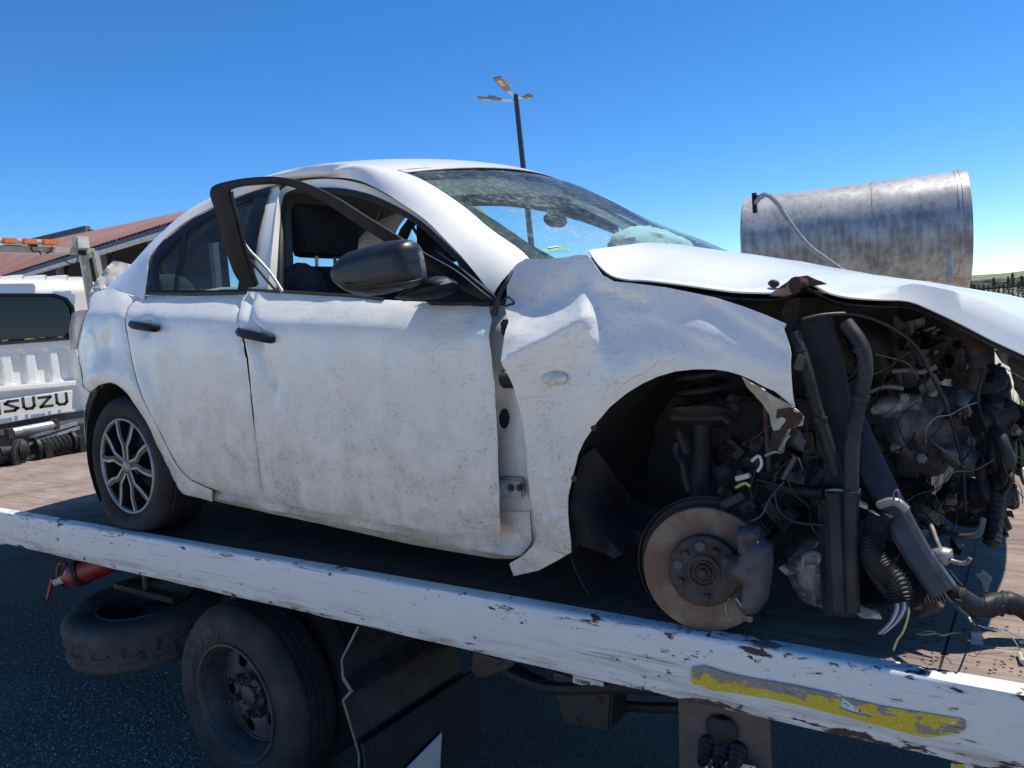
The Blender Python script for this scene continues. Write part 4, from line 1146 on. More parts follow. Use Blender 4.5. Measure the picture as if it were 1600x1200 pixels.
def hose(name, pts, r, mat, n=8, parent=None, seg=5, label=None):
    b = MB(); b.tube(spline([PY(*p) for p in pts], seg), r, n); return b.build(name, mat, CAR, parent=parent, label=label, smooth=75)
def wires(name, items, r=.0022):
    for pts, mat in items: hose(name, pts, r, mat, 5, seg=4)

# ---- body sides
flap_px = [(140 + 11 * cos(a), 545 + 31 * sin(a)) for a in [2 * pi * k / 20 for k in range(20)]]
quarter = [(226, 461), (206, 462), (188, 455), (172, 449), (160, 452), (146, 458), (138, 466), (136, 484), (129, 500), (122, 528), (119, 546), (122, 562), (126, 580), (129, 604), (140, 613), (146, 608), (154, 603), (163, 600), (171, 599), (180, 602), (189, 608), (198, 617), (206, 629), (215, 643), (224, 657), (233, 674), (241, 692), (250, 711), (259, 730), (266, 745), (273, 758), (278, 766), (283, 772), (300, 777), (330, 786), (330, 766), (322, 762), (297, 751), (280, 734), (259, 699), (238, 657), (217, 611), (203, 562), (198, 531), (194, 510), (193, 497), (199, 480), (212, 466)]
panel('quarter_panel', quarter, M['paint'], dents=[dent(165, 545, .012, .05, .06), dent(150, 590, -.006, .06, .04), wob(.005, 9, 3)])
panel('fuel_flap', flap_px, M['paint'], off=-.0022, mirror=False, step=.02, hem=.002, gap=0, dents=[dent(165, 545, .012, .05, .06), dent(150, 590, -.006, .06, .04), wob(.005, 9, 3)])
rear_door = [(226, 461), (384, 457), (376, 470), (371, 492), (375, 520), (383, 560), (390, 620), (397, 680), (404, 740), (412, 780), (380, 775), (350, 771), (322, 762), (297, 751), (280, 734), (259, 699), (238, 657), (217, 611), (203, 562), (198, 531), (194, 510), (193, 497), (199, 480), (212, 466)]
rd, rd2 = panel('rear_door', rear_door, M['paint'], dents=[dent(330, 650, .010, .10, .12), dent(255, 545, -.004, .06, .05), dent(227, 510, .02, .04, .03), wob(.004, 6, 7), crease(300, 650, 372, 730, .006, .05, .05)])
front_door = [(388, 450), (446, 454), (547, 461), (600, 467), (690, 472), (763, 474), (768, 500), (772, 600), (776, 690), (780, 770), (782, 845), (770, 845), (700, 837), (600, 820), (500, 803), (410, 783), (404, 740), (397, 680), (391, 620), (384, 560), (376, 520), (371, 492), (375, 472), (381, 458)]
fd_d = [crease(398, 452, 432, 600, .022, .035, .05, soft=.03), crease(432, 600, 424, 740, .012, .03, .06, soft=.03), dent(400, 524, .022, .045, .032), dent(400, 480, -.014, .03, .05), dent(700, 512, .010, .07, .03), dent(640, 482, -.004, .05, .03), dent(745, 520, -.010, .035, .05), dent(600, 640, .009, .22, .12), dent(445, 650, -.008, .03, .05), wob(.0045, 5, 11), wob(.002, 14, 5)]
fd, fd2 = panel('front_door', front_door, M['paint'], off=-.014, dents=fd_d)
fender = [(822, 402), (806, 412), (796, 424), (790, 450), (787, 478), (794, 504), (808, 598), (822, 710), (831, 802), (833, 838), (828, 854), (815, 868), (794, 880), (798, 892), (802, 902), (820, 898), (842, 893), (870, 878), (894, 864), (893, 848), (891, 830), (889, 800), (890, 775), (896, 745), (904, 712), (914, 690), (932, 664), (954, 638), (980, 616), (1004, 601), (1028, 590), (1056, 582), (1084, 579), (1116, 579), (1136, 582), (1156, 588), (1174, 596), (1192, 606), (1208, 613), (1220, 622), (1232, 632), (1244, 641), (1240, 612), (1237, 552), (1233, 530), (1227, 514), (1231, 505), (1194, 489), (1160, 476), (1131, 467), (1090, 457), (1040, 447), (984, 440), (960, 438), (942, 428), (928, 408), (919, 397), (905, 396), (880, 401), (850, 403)]
fo_d = [crease(788, 508, 912, 440, .056, None, .105, soft=.026), dent(985, 500, .008, .08, .05), dent(1090, 520, -.003, .12, .05), dent(1210, 560, .005, .05, .08), dent(860, 650, .006, .05, .1), dent(840, 850, .02, .05, .05), crease(985, 520, 1120, 560, .004, .05, .05), crease(936, 452, 1012, 474, .009, .014, .035, soft=.02), crease(1112, 476, 1226, 548, .010, .018, .05, soft=.03), crease(832, 650, 852, 800, .006, .018, .02), crease(1010, 500, 1120, 548, .006, .02, .04, soft=.02), wob(.006, 8, 2), wob(.003, 17, 4)]
panel('front_fender', fender, M['paint'], off=-.004, dents=fo_d, step=.0135, hem=0, mdz=-.13)
fender_intact = fender
sill = [(286, 768), (330, 782), (403, 799), (450, 809), (496, 819), (560, 833), (612, 845), (674, 858), (767, 873), (800, 874), (818, 866), (830, 846), (826, 800), (770, 800), (600, 800), (500, 785), (410, 765), (330, 755), (290, 745)]
panel('sill', sill, M['paint'], off=.05, dents=[crease(318, 778, 800, 872, -.034, .045, .035, soft=.05), wob(.005, 11, 1)], step=.025, gap=0)
# the door pillar uncovered between door and fender
post = [(752, 470), (786, 478), (800, 500), (815, 600), (828, 720), (838, 850), (822, 868), (790, 874), (740, 868), (740, 700), (744, 560)]
po = panel('hinge_pillar', post, M['paint_inner'], off=.055, mirror=False, step=.03, gap=0, holes=[[(787 + 9 * cos(a), 654 + 16 * sin(a)) for a in [2 * pi * k / 14 for k in range(14)]]], dents=[wob(.012, 6, 5)])
b = MB(); hp_ = S(802, 762, .04)
b.box(hp_, (.075, .016, .058)); b.box(hp_ + Vector((-.05, -.012, 0)), (.05, .03, .05)); b.build('door_hinge', M['silver'], CAR, bevel=.006)
for du in (-5, 9):
    b = MB(); b.lathe([(0, .012), (.006, .012), (.007, .006), (.011, .005), (.011, 0)], S(804 + du, 762, .032), (0, -1, 0), 8); b.build('hinge_bolt', M['hub'], CAR)
b = MB(); hp_ = S(797, 512, .05); b.box(hp_, (.06, .018, .05)); b.build('door_hinge', M['grey'], CAR, bevel=.006)
b = MB(); c_ = S(796, 592, .03)
for k in range(4): b.lathe([(.018, -.008), (.027, 0), (.018, .008)], c_ + Vector((-.014 + .012 * k, -.004 * k, 0)), (1, -.2, 0), 12)
b.ball(c_ + Vector((.025, -.005, 0)), (.02, .022, .03), 10, 7); b.build('wiring_boot', M['seal'], CAR)
b = MB(); b.box(S(788, 655, .10), (.05, .02, .07)); b.build('pillar_hole_cover', M['seal'], CAR)
hose('torn_seal', [(800, 424, .06), (792, 440, .03), (782, 458, .02), (776, 478, .02), (772, 492, .02)], lambda t: .004 + .007 * t, M['seal'], 7)
hose('torn_clip', [(786, 470, .02), (793, 464, .0), (800, 468, -.005), (803, 474, -.005), (796, 476, -.002), (790, 478, .0)], .0035, M['seal'], 6)
# dark inside behind the doors, floor, firewall, rear
inner = [(-.36, .40), (-.30, .66), (-.05, .76), (.25, .66), (.36, .35), (.46, .24), (1.2, .20), (2.05, .14), (2.12, .5), (2.08, .80), (1.0, .93), (.2, 1.0), (-.35, .97), (-.45, .8)]
panel('inner_side', None, M['undercoat'], off=.075, pts=inner, step=.09, hem=0, gap=0, th=.004)
b = MB(); b.box((.95, CW / 2, .175), (2.5, 1.5, .02)); b.box((-.52, CW / 2, .42), (.5, 1.1, .02)); b.build('floor_pan', M['undercoat'], CAR)
b = MB(); b.loft([[Vector((2.14 + .03 * sin(k), y, z)) for k, y in enumerate([.26 + .15 * i for i in range(9)])] for z in (.16, .4, .65, .9)]); b.build('firewall', M['undercoat'], CAR, solid=.01)
b = MB(); b.box((-.28, CW / 2, .72), (.04, 1.45, .6)); b.build('rear_bulkhead', M['undercoat'], CAR)

# ---- roof rail, pillars, roof
RL = [(226, 468), (231, 430), (235, 402), (262, 369), (300, 341), (345, 318), (385, 302), (421, 291), (456, 281), (500, 276), (553, 280), (592, 296), (631, 320), (667, 346), (696, 375), (722, 402), (747, 432), (770, 462)]
RU = [(158, 458, .17), (195, 424, .20), (222, 400, .23), (250, 375, .26), (287, 340, .28), (327, 316, .29), (376, 292, .30), (430, 272, .30), (480, 261.5, .30), (540, 257, .31), (585, 259, .32), (622, 267, .33), (667, 285, .325), (722, 321, .30), (768, 359, .27), (807, 386, .235), (822, 398, .21), (834, 410, .19)]
L_ = spline([S(u, v) for u, v in RL], 4); U_ = spline([PY(*p) for p in RU], 4)
def bulge_row(a, b_, n=7, h=.022):
    d = b_ - a; nr = Vector((1, 0, 0)).cross(d).normalized()
    if nr.y > 0: nr = -nr
    nr = (nr + Vector((0, -.2, .3))).normalized()
    return [a.lerp(b_, k / n) + nr * h * sin(pi * k / n) for k in range(n + 1)]
rows = [bulge_row(a, b_) for a, b_ in zip(L_, U_)]
b = MB(); b.loft(rows); b.build('roof_rail', M['paint_top'], CAR, smooth=60, recalc=False, solid=.003)
b = MB(); b.loft(rows).mirror(); b.build('roof_rail', M['paint_top'], CAR, smooth=60, recalc=False, solid=.003)
rr_ = []
for p in U_[12:46]:
    q = mir(p); row = []
    for k in range(13):
        t = k / 12; c_ = p.lerp(q, t); f = 4 * t * (1 - t)
        x_front = sstep(1.1, 1.47, p.x) * .064; x_rear = -sstep(.7, .2, p.x) * .06
        row.append(c_ + Vector(((x_front + x_rear) * f, 0, lerp(.040, .026, sstep(1.15, 1.47, p.x)) * f ** lerp(.8, 1, sstep(1.15, 1.47, p.x)))))
    rr_.append(row)
b = MB(); b.loft(rr_); b.build('roof', M['paint_top'], CAR, smooth=60, recalc=False, solid=.003)
b = MB(); b.loft([[p + Vector((0, 0, -.05)) + (Vector((0, .02, 0)) if k == 0 else Vector((0, -.02, 0)) if k == 12 else Vector()) for k, p in enumerate(r)] for r in rr_]); b.build('headliner', M['headliner'], CAR, smooth=60, recalc=False)

# door opening: inner flange and black seal of the front doorway
SO = [(437, 455), (438, 400), (440, 340), (444, 312), (458, 302), (482, 299), (527, 299), (570, 307), (612, 323), (651, 344), (683, 370), (716, 402), (748, 436), (770, 466)]
SI = [(418, 455), (424, 400), (432, 330), (438, 300), (456, 288), (482, 281), (525, 280), (570, 289), (615, 312), (655, 339), (690, 370), (722, 403), (752, 437), (774, 466)]
a_ = spline([S(u, v, .004) for u, v in SI], 4); c_ = spline([S(u, v, .05) for u, v in SO], 4)
b = MB(); b.loft([[p, p.lerp(q, .5) + Vector((0, .006, 0)), q] for p, q in zip(a_, c_)]); b.build('door_flange', M['paint_top'], CAR, smooth=60, recalc=False, solid=.003)
b = MB(); b.loft([[p, p.lerp(q, .5) + Vector((0, .006, 0)), q] for p, q in zip(a_, c_)]).mirror(); b.build('door_flange', M['paint_top'], CAR, smooth=60, recalc=False, solid=.003)
b = MB(); b.tube(c_, .013, 8); b.build('door_seal', M['seal'], CAR); b = MB(); b.tube(c_, .013, 8).mirror(); b.build('door_seal', M['seal'], CAR)
bp = [(384, 458), (392, 400), (405, 340), (420, 292), (436, 288), (438, 300), (432, 330), (424, 400), (418, 458)]
b_pillar, _ = panel('b_pillar', bp, M['paint_top'], off=.012, step=.025, gap=0, hem=0)
b = MB(); q_ = [S(436, 455, .06), S(438, 320, .06)]; b.bar(q_[0] + Vector((-.05, .03, -.5)), q_[1] + Vector((-.06, .05, 0)), .09, .05, (0, 1, 0)); b.build('b_pillar_trim', M['headliner'], CAR, bevel=.012); b = MB(); b.bar(q_[0] + Vector((-.05, .03, -.5)), q_[1] + Vector((-.06, .05, 0)), .09, .05, (0, 1, 0)).mirror(); b.build('b_pillar_trim', M['headliner'], CAR, bevel=.012)

far_ = [mir(p) for p in c_]
b = MB(); b.loft([[p + Vector((0, .01, .02)), p + Vector((0, -.03, -.015)), p + Vector((0, -.03, -.055))] for p in far_[10:40]]); b.build('roof_trim', M['dark2'], CAR, smooth=60, recalc=False, solid=.004)
# ---- rear door window: black frame with two panes
wf = [(231, 459), (232, 430), (236, 403), (248, 386), (264, 369), (300, 342), (345, 319), (385, 303), (414, 293), (422, 293), (412, 330), (398, 395), (385, 458), (300, 459)]
g1 = [(247, 453), (247, 430), (247, 409), (262, 391), (284, 368), (277, 410), (270, 453)]
g2 = [(275, 453), (282, 410), (290, 364), (330, 337), (365, 321), (396, 310), (388, 355), (376, 420), (370, 454)]
panel('window_frame', wf, M['black_trim'], off=-.004, holes=[g1, g2], step=.03, gap=0, hem=.003, hgap=-.0)
panel('window_pane', g1, M['side_glass'], off=.008, step=.05, gap=-.004, hem=0, th=0)
panel('window_pane', g2, M['side_glass'], off=.008, step=.05, gap=-.004, hem=0, th=0)
b = MB(); b.tube([S(229, 459, -.008), S(300, 460, -.008), S(386, 458, -.008)], .006, 6); b.build('belt_moulding', M['seal'], CAR)
b = MB(); b.tube([S(388, 453, -.012), S(446, 456, -.014), S(547, 462, -.014), S(600, 468, -.014)], .006, 6); b.build('belt_moulding', M['seal'], CAR, parent=fd)

# ---- bent window frame of the front door, standing away from the body
FO = [(392, 449, -.012), (380, 446, -.02), (366, 428, -.045), (353, 392, -.08), (341, 345, -.115), (330, 312, -.135), (328, 299, -.142), (334, 290, -.142), (352, 284, -.14), (385, 278, -.135), (430, 276, -.125), (470, 284, -.11), (520, 306, -.09), (560, 331, -.07), (610, 362, -.045), (660, 394, -.02), (710, 422, .005), (748, 452, .02), (769, 468, .028)]
FI = [(399, 447, -.004), (396, 440, -.012), (389, 420, -.035), (378, 385, -.07), (368, 345, -.105), (359, 312, -.125), (357, 300, -.132), (360, 296, -.132), (372, 292, -.13), (398, 289, -.125), (434, 288, -.115), (468, 297, -.10), (512, 320, -.08), (550, 345, -.06), (598, 376, -.035), (648, 407, -.01), (698, 438, .012), (738, 462, .024), (762, 472, .03)]
fo_, fi_ = spline([PY(*p) for p in FO], 4), spline([PY(*p) for p in FI], 4)
b = MB(); th_ = Vector((0, .014, 0))
rows = []
for p, q in zip(fo_, fi_):
    rows.append([p, p.lerp(q, .5) + Vector((0, -.005, 0)), q, q + th_ * .5, q.lerp(p, .3) + th_, p + th_ * .8])
b.loft(rows, closed_u=True); b.build('window_frame', M['black_trim'], CAR, parent=fd, smooth=50, label='bent black window frame of the front door')
b = MB(); b.tube([q + Vector((0, .012, 0)) for q in fi_[2:26]], .006, 6); b.build('glass_channel', M['dark2'], CAR, parent=fd)
hose('loose_trim', [(380, 378, -.03), (392, 394, -.02), (408, 410, -.005), (425, 430, .0), (441, 455, .0)], .006, M['winch_steel'], 6, parent=fd)
hose('loose_trim', [(378, 388, -.03), (390, 405, -.02), (404, 422, -.005), (419, 440, .0), (433, 456, .0)], .005, M['seal'], 6, parent=fd)

# ---- mirror
sail = [(652, 388), (700, 418), (745, 452), (770, 470), (740, 473), (690, 473), (655, 471), (640, 464)]
V, F = [], []
mb = MB(); P, F = sheet([((p := PY(u, v, .0)).x, p.z) for u, v in sail], lambda x, z: Vector((x, SY(x, z) - .045, z)), .03)
mb.add(P, F); mb.build('mirror_sail', M['black_trim'], CAR, parent=fd, smooth=40, solid=.03, recalc=False)
mc = [(528, 436), (528, 420), (534, 407), (546, 396), (563, 388), (584, 383), (606, 377), (628, 374), (643, 375), (650, 384), (655, 402), (659, 425), (660, 438), (652, 446), (630, 453), (600, 460), (575, 463), (552, 459), (535, 447), (529, 438)]
V, F = pillow(mc, -.16, .06, .055, .010, flat=.36)
mb = MB(); mb.add(V, F); msh = mb.build('wing_mirror', M['mirror_black'], CAR, parent=fd, smooth=70, label='black wing mirror on the bent front door')
hose('mirror_seam', [(530, 441, -.205), (560, 448, -.238), (600, 447, -.246), (640, 441, -.23), (658, 436, -.175)], .003, M['seal'], 5, parent=fd)
marm = [(622, 463), (640, 452), (662, 440), (680, 431), (696, 432), (706, 441), (704, 456), (690, 466), (660, 470), (630, 471)]
V, F = pillow(marm, -.07, .05, .06, .012, flat=.4); mb = MB(); mb.add(V, F); mb.build('mirror_arm', M['black_trim'], CAR, parent=fd, smooth=60)

# ---- door handles
def handle(px0, px1, parent):
    a, c_ = S(*px0, -.03), S(*px1, -.03); m = MB(); pth = [S(*px0, -.002), S(px0[0] + 3, px0[1] + 1, -.026), a.lerp(c_, .25) + Vector((0, -.006, 0)), a.lerp(c_, .75) + Vector((0, -.006, 0)), S(px1[0] - 3, px1[1], -.026), S(*px1, .0)]
    m.tube(spline(pth, 4), lambda t: .013 + .004 * sin(pi * t), 10); h = m.build('door_handle', M['black_trim'], CAR, parent=parent)
    m = MB(); m.lathe([(0, .006), (.013, .004), (.015, -.004)], pth[0] + Vector((.008, -.004, .002)), (0, -1, 0), 14); m.build('lock_barrel', M['black_trim'], CAR, parent=parent)
handle((205, 507), (245, 513), rd); handle((373, 519), (426, 530), fd)
V, F = pillow([(865.5 + 20.5 * cos(a), 591.5 + 11.5 * sin(a)) for a in [2 * pi * k / 24 for k in range(24)]], (lambda p: p.y + sum(d(p.x, p.z) for d in fo_d))(S(865, 591)) - .008, .012, .004, .008, flat=.5)
mb = MB(); mb.add(V, F); mb.build('side_repeater', M['lens_signal'], CAR, smooth=60)

# ---- rear corner: bumper, lamp, boot
def rear_rows(z0f, z1f, pathpts, off=0.0, n=8, tuck=.0):
    rows = []
    for x, y in pathpts:
        z0, z1 = z0f(x, y), z1f(x, y); row = []
        for k in range(n + 1):
            z = lerp(z0, z1, k / n); t = z - belt(x)
            e = .022 * sstep(.55, .2, z) + tuck * sstep(.9, 1.05, z)
            c_ = Vector((x, y, z)); dirn = (Vector((-.1, .88, z)) - c_).normalized()
            row.append(c_ + dirn * (e + off))
        rows.append(row)
    return rows
pp = [(p.x, p.y) for p in spline([Vector((x, y, 0)) for x, y in [(-.30, .01), (-.36, .02), (-.42, .034), (-.53, .074), (-.63, .127), (-.72, .20), (-.80, .31), (-.86, .45), (-.90, .62), (-.92, .88)]], 3)]
DP = [(p.x, p.y) for p in spline([Vector((x, y, 0)) for x, y in PATH], 10)]
def rear_skin(levels, fn_tuck, n=26):
    """rows of points round the tail: each level is (front point, height)"""
    rows = []
    for f_, z in levels:
        run = [Vector((f_.x, f_.y, 0))] + [Vector((x, y, 0)) for x, y in DP if x < f_.x - .02]
        acc = [0]
        for i in range(1, len(run)): acc.append(acc[-1] + (run[i] - run[i - 1]).length)
        row = []
        for k in range(n + 1):
            s_ = acc[-1] * k / n; i = 0
            while i < len(acc) - 2 and acc[i + 1] < s_: i += 1
            q = run[i].lerp(run[i + 1], (s_ - acc[i]) / max(1e-9, acc[i + 1] - acc[i])); q.z = z
            d_ = Vector((-.1, .88, z)) - q; e = fn_tuck(z) * sstep(0, .25, k / n)
            row.append(q + d_.normalized() * e)
        rows.append(row)
    return rows
bpx = [(119, 546), (121, 556), (122, 562), (126, 580), (129, 604), (140, 613), (134, 632), (131, 650), (131, 664), (132, 680), (135, 695), (139, 706)]
lv = [((p := S(u, v, .003)), p.z) for u, v in bpx]
lv.append((lv[-1][0] + Vector((0, .03, 0)), lv[-1][1] - .06))
rws = rear_skin(lv, lambda z: .03 * sstep(.55, .25, z) + .012 * sstep(.66, .60, z))
for m_ in (0, 1):
    b = MB(); b.loft(rws)
    if m_: b.mirror()
    b.build('rear_bumper', M['paint'], CAR, smooth=60, recalc=False, solid=.003)
lpx = [(136, 484), (131, 494), (129, 500), (125, 514), (122, 530), (119.5, 544)]
lv = [((p := S(u, v, .0)), p.z) for u, v in lpx]
rws = [r[:16] for r in rear_skin(lv, lambda z: .022 * sstep(.9, 1.0, z) - .004)]
for m_ in (0, 1):
    b = MB(); b.loft(rws)
    if m_: b.mirror()
    b.build('tail_lamp', M['lamp_red'], CAR, smooth=60, recalc=False, solid=.006)
pb = [p for p in pp if p[0] <= -.79]
rws = rear_rows(lambda x, y: .72, lambda x, y: 1.0, pb, 0, 6, .03); b = MB(); b.loft(rws); b.loft([[mir(p) for p in r] for r in rws]); b.build('boot_back', M['paint_top'], CAR, smooth=60, recalc=False, solid=.003)
# boot lid, sprung and crumpled, its near corner bent up
rows = []
for i in range(13):
    t = i / 12; x = lerp(-.12, -.80, t); row = []
    for k in range(15):
        s_ = k / 14; y = lerp(.27 + .16 * t * t, CW - .27 - .16 * t * t, s_)
        z = 1.045 + .02 * sin(pi * s_) - .02 * t + .035 * (s_ - .1) + .10 * sstep(.55, .0, s_) * sstep(.35, .75, t) * (1 - .4 * sstep(.8, 1, t)) + .02 * noise.noise(Vector((x * 5, y * 5, 2)))
        row.append(Vector((x - .04 * sin(pi * s_), y, z)))
    rows.append(row)
b = MB(); b.loft(rows); b.build('boot_lid', M['paint_top'], CAR, smooth=50, recalc=False, solid=.012)
crumple('boot_lid_corner', [(140, 461, .30), (147, 445, .36), (160, 426, .42), (178, 408, .48), (192, 410, .48), (207, 415, .48), (201, 424, .42), (190, 434, .36), (176, 446, .30), (158, 453, .27)], M['cream'], 5, .005, 14, label='bent up corner of the boot lid')
b = MB(); b.loft([[Vector((lerp(.42, -.13, t), lerp(.36, .30, t), lerp(1.375, 1.06, t))), Vector((lerp(.36, -.17, t), .88, lerp(1.42, 1.08, t))), mir(Vector((lerp(.42, -.13, t), lerp(.36, .30, t), lerp(1.375, 1.06, t))))] for t in (0, .25, .5, .75, 1)]); b.build('rear_window', M['side_glass'], CAR, smooth=70, recalc=False)

# ---- windscreen
WE = U_[44:69] + [U_[68] + (U_[68] - U_[62]).normalized() * (.02 * k) for k in range(1, 5)]
def ws(t, s):
    """t 0 at the top edge, 1 at the cowl; s 0 near pillar, 1 far pillar"""
    k = t * (len(WE) - 1); i = min(int(k), len(WE) - 2)
    a = WE[i].lerp(WE[i + 1], k - i) + Vector((0, .004, -.004)); c_ = mir(a)
    p = a.lerp(c_, s); f = 4 * s * (1 - s)
    return p + Vector((lerp(.06, .21, t) * f ** .75, 0, lerp(.022, .0, t) * f + .008 * 4 * t * (1 - t) * min(1, 2 * f)))
b = MB(); b.loft([[ws(i / 14, k / 20) for k in range(21)] for i in range(15)]); wsc = b.build('windscreen', M['glass'], CAR, smooth=70, recalc=False)
b = MB(); b.tube([ws(i / 14, 0) + Vector((.0, -.004, .002)) for i in range(15)], .007, 6); b.tube([ws(0, k / 20) + Vector((0, 0, .002)) for k in range(21)], .006, 6); b.tube([ws(i / 14, 1) for i in range(15)], .01, 6); b.build('windscreen_seal', M['seal'], CAR, parent=wsc)
b = MB(); t_, s__ = min(((i / 100, j / 100) for i in range(60, 100) for j in range(2, 60)), key=lambda q: math.dist(project(ws(*q)), (868, 390))); b.loft([[ws(t_ + a, s__ + c) + Vector((.003, -.001, .006)) for c in (-.03, 0, .03)] for a in (-.04, 0, .03)]); b.build('licence_sticker', M['sticker'], CAR, parent=wsc, recalc=False)
b = MB(); b.loft([[ws(t_ + a, s__ + c) + Vector((.005, -.001, .009)) for c in (-.015, .01)] for a in (-.03, -.015)]); b.build('sticker_print', M['wire_w'], CAR, parent=wsc, recalc=False)

for s0_, s1_ in ((.0, .15), (1.0, .94)):  # trim and frit; near one widened to stand in for the dash's dark reflection
    b = MB(); b.loft([[ws(i / 14, lerp(s0_, s1_, k / 3)) + Vector((-.03 - .01 * k, 0, -.018 - .014 * k)) for k in range(4)] for i in range(15)]); b.build('pillar_trim_and_dash_reflection', M['dark2'], CAR, smooth=60, recalc=False)
b = MB(); b.loft([[ws(lerp(0, .10, i / 3), k / 20) + Vector((-.01, 0, -.012 - .02 * i)) for k in range(21)] for i in range(4)]); b.build('header_trim', M['dark2'], CAR, smooth=60, recalc=False)
# ---- inside the cabin
dash = []
for k in range(15):
    s_ = k / 14; y = lerp(.2, CW - .2, s_); w_ = ws(.97, s_)
    hump = .05 * math.exp(-((y - .5) / .2) ** 2)
    dash.append([Vector((w_.x - .02, y, w_.z - .02)), Vector((w_.x - .22, y, w_.z + .0)), Vector((1.80, y, .97 + hump)), Vector((1.70, y, .94 + hump)), Vector((1.66, y, .82)), Vector((1.72, y, .55))])
b = MB(); b.loft(dash); b.build('dashboard', M['dark'], CAR, smooth=60)
b = MB(); ax = Vector((-.9, 0, .35)).normalized(); b.lathe([(.17 + .016 * cos(2 * pi * k / 8), .016 * sin(2 * pi * k / 8)) for k in range(8)], (1.58, .50, .93), ax, 28, closed=True); b.ball((1.60, .5, .92), (.04, .08, .08), 10, 7); b.bar((1.58, .34, .93), (1.58, .66, .93), .03, .02); b.build('steering_wheel', M['dark'], CAR)
def ab(p):
    n_ = noise.noise(p * 9 + Vector((3, 1, 2))) ; return p * (1 + .22 * n_ - .16 * abs(noise.noise(p * 16)) + .05 * noise.noise(p * 40))
b = MB(); c_ = PY(1026, 401, 1.16) + Vector((-.02, 0, 0)); b.ball(c_, (.15, .27, .14), 36, 22, fn=ab)
def under_glass(p):
    s_ = clamp((p.y - .22) / (CW - .44)); best = min((ws(i / 60, s_) for i in range(61)), key=lambda q: abs(q.x - p.x))
    return Vector((min(p.x, ws(.97, s_).x - .02), p.y, min(p.z, best.z - .018)))
b.move(under_glass); b.build('airbag', M['airbag'], CAR, smooth=45, label='deployed airbag lying on the dashboard')
def seat(y, x=.86, dark='fabric'):
    m = MB(); pts_ = lambda c, w, d: None
    def slab(m, prof, y0, y1, r=.05):
        n_ = 10; rows = []
        for k in range(n_ + 1):
            t = k / n_; yy = lerp(y0, y1, t); e = sqrt(max(0, 1 - abs(2 * t - 1) ** 4)); cx = sum(p[0] for p in prof) / len(prof); cz = sum(p[1] for p in prof) / len(prof)
            rows.append([Vector((cx + (px_ - cx) * lerp(.82, 1, e), yy, cz + (pz - cz) * lerp(.94, 1, e))) for px_, pz in prof])
        m.loft(rows, closed_u=True); m.f.append(list(range(len(m.v) - len(prof), len(m.v)))); m.m.append(0); b0 = len(m.v) - len(prof) * (n_ + 1); m.f.append(list(range(b0 + len(prof) - 1, b0 - 1, -1))); m.m.append(0)
    slab(m, [(x + .16, .48), (x + .12, .7), (x + .02, .98), (x - .03, 1.08), (x - .10, 1.085), (x - .13, 1.0), (x - .06, .7), (x, .46)], y - .24, y + .24)
    st_ = m.build('seat_backrest', M[dark], CAR, smooth=60)
    m = MB(); slab(m, [(x + .08, .36), (x + .1, .50), (x + .5, .54), (x + .6, .50), (x + .58, .40), (x + .3, .34)], y - .26, y + .26); m.build('seat_cushion', M[dark], CAR, smooth=60)
    m = MB(); slab(m, [(x + .00, 1.13), (x + .03, 1.22), (x + .0, 1.315), (x - .05, 1.335), (x - .11, 1.30), (x - .12, 1.2), (x - .09, 1.12)], y - .14, y + .14); hd_ = m.build('headrest', M[dark], CAR, smooth=60)
    for s_ in (-.05, .05):
        m = MB(); m.tube([(x - .06, y + s_, 1.03), (x - .05, y + s_, 1.16)], .007, 6); m.build('headrest_post', M['winch_steel'], CAR, parent=hd_)
seat(.50, .93); seat(1.28, .93)
blob('seat_bolster', [(446, 455), (445, 430), (452, 416), (464, 410), (478, 411), (490, 420), (498, 440), (500, 470), (498, 520), (446, 520)], .30, .05, .08, M['fabric_grey'])
b = MB(); b.box((.0, CW / 2, .52), (.5, 1.35, .2)); b.box((-.2, CW / 2, .80), (.14, 1.35, .50), Matrix.Rotation(-.3, 3, 'Y')); b.build('rear_bench', M['fabric_grey'], CAR, bevel=.05)
for y in (.45, 1.30):
    b = MB(); b.ball((-.20, y, 1.07), (.06, .13, .085), 14, 9, fn=lambda p: Vector((p.x, p.y * (1 - .0 * p.z), p.z))); b.build('rear_headrest', M['fabric'], CAR)
b = MB(); b.box((-.28, CW / 2, 1.0), (.35, 1.3, .02)); b.build('parcel_shelf', M['dark2'], CAR)
b = MB(); b.ball(PY(868, 344, .88), (.02, .085, .03), 14, 8); b.bar(PY(868, 344, .88), PY(868, 344, .88) + Vector((.05, 0, .07)), .02, .02); b.build('rear_view_mirror', M['black_trim'], CAR)
for y in (.50, 1.26):
    b = MB(); b.box((1.40, y, 1.335), (.15, .40, .014), Matrix.Rotation(.30, 3, 'Y')); b.build('sun_visor', M['beige'], CAR, bevel=.006)

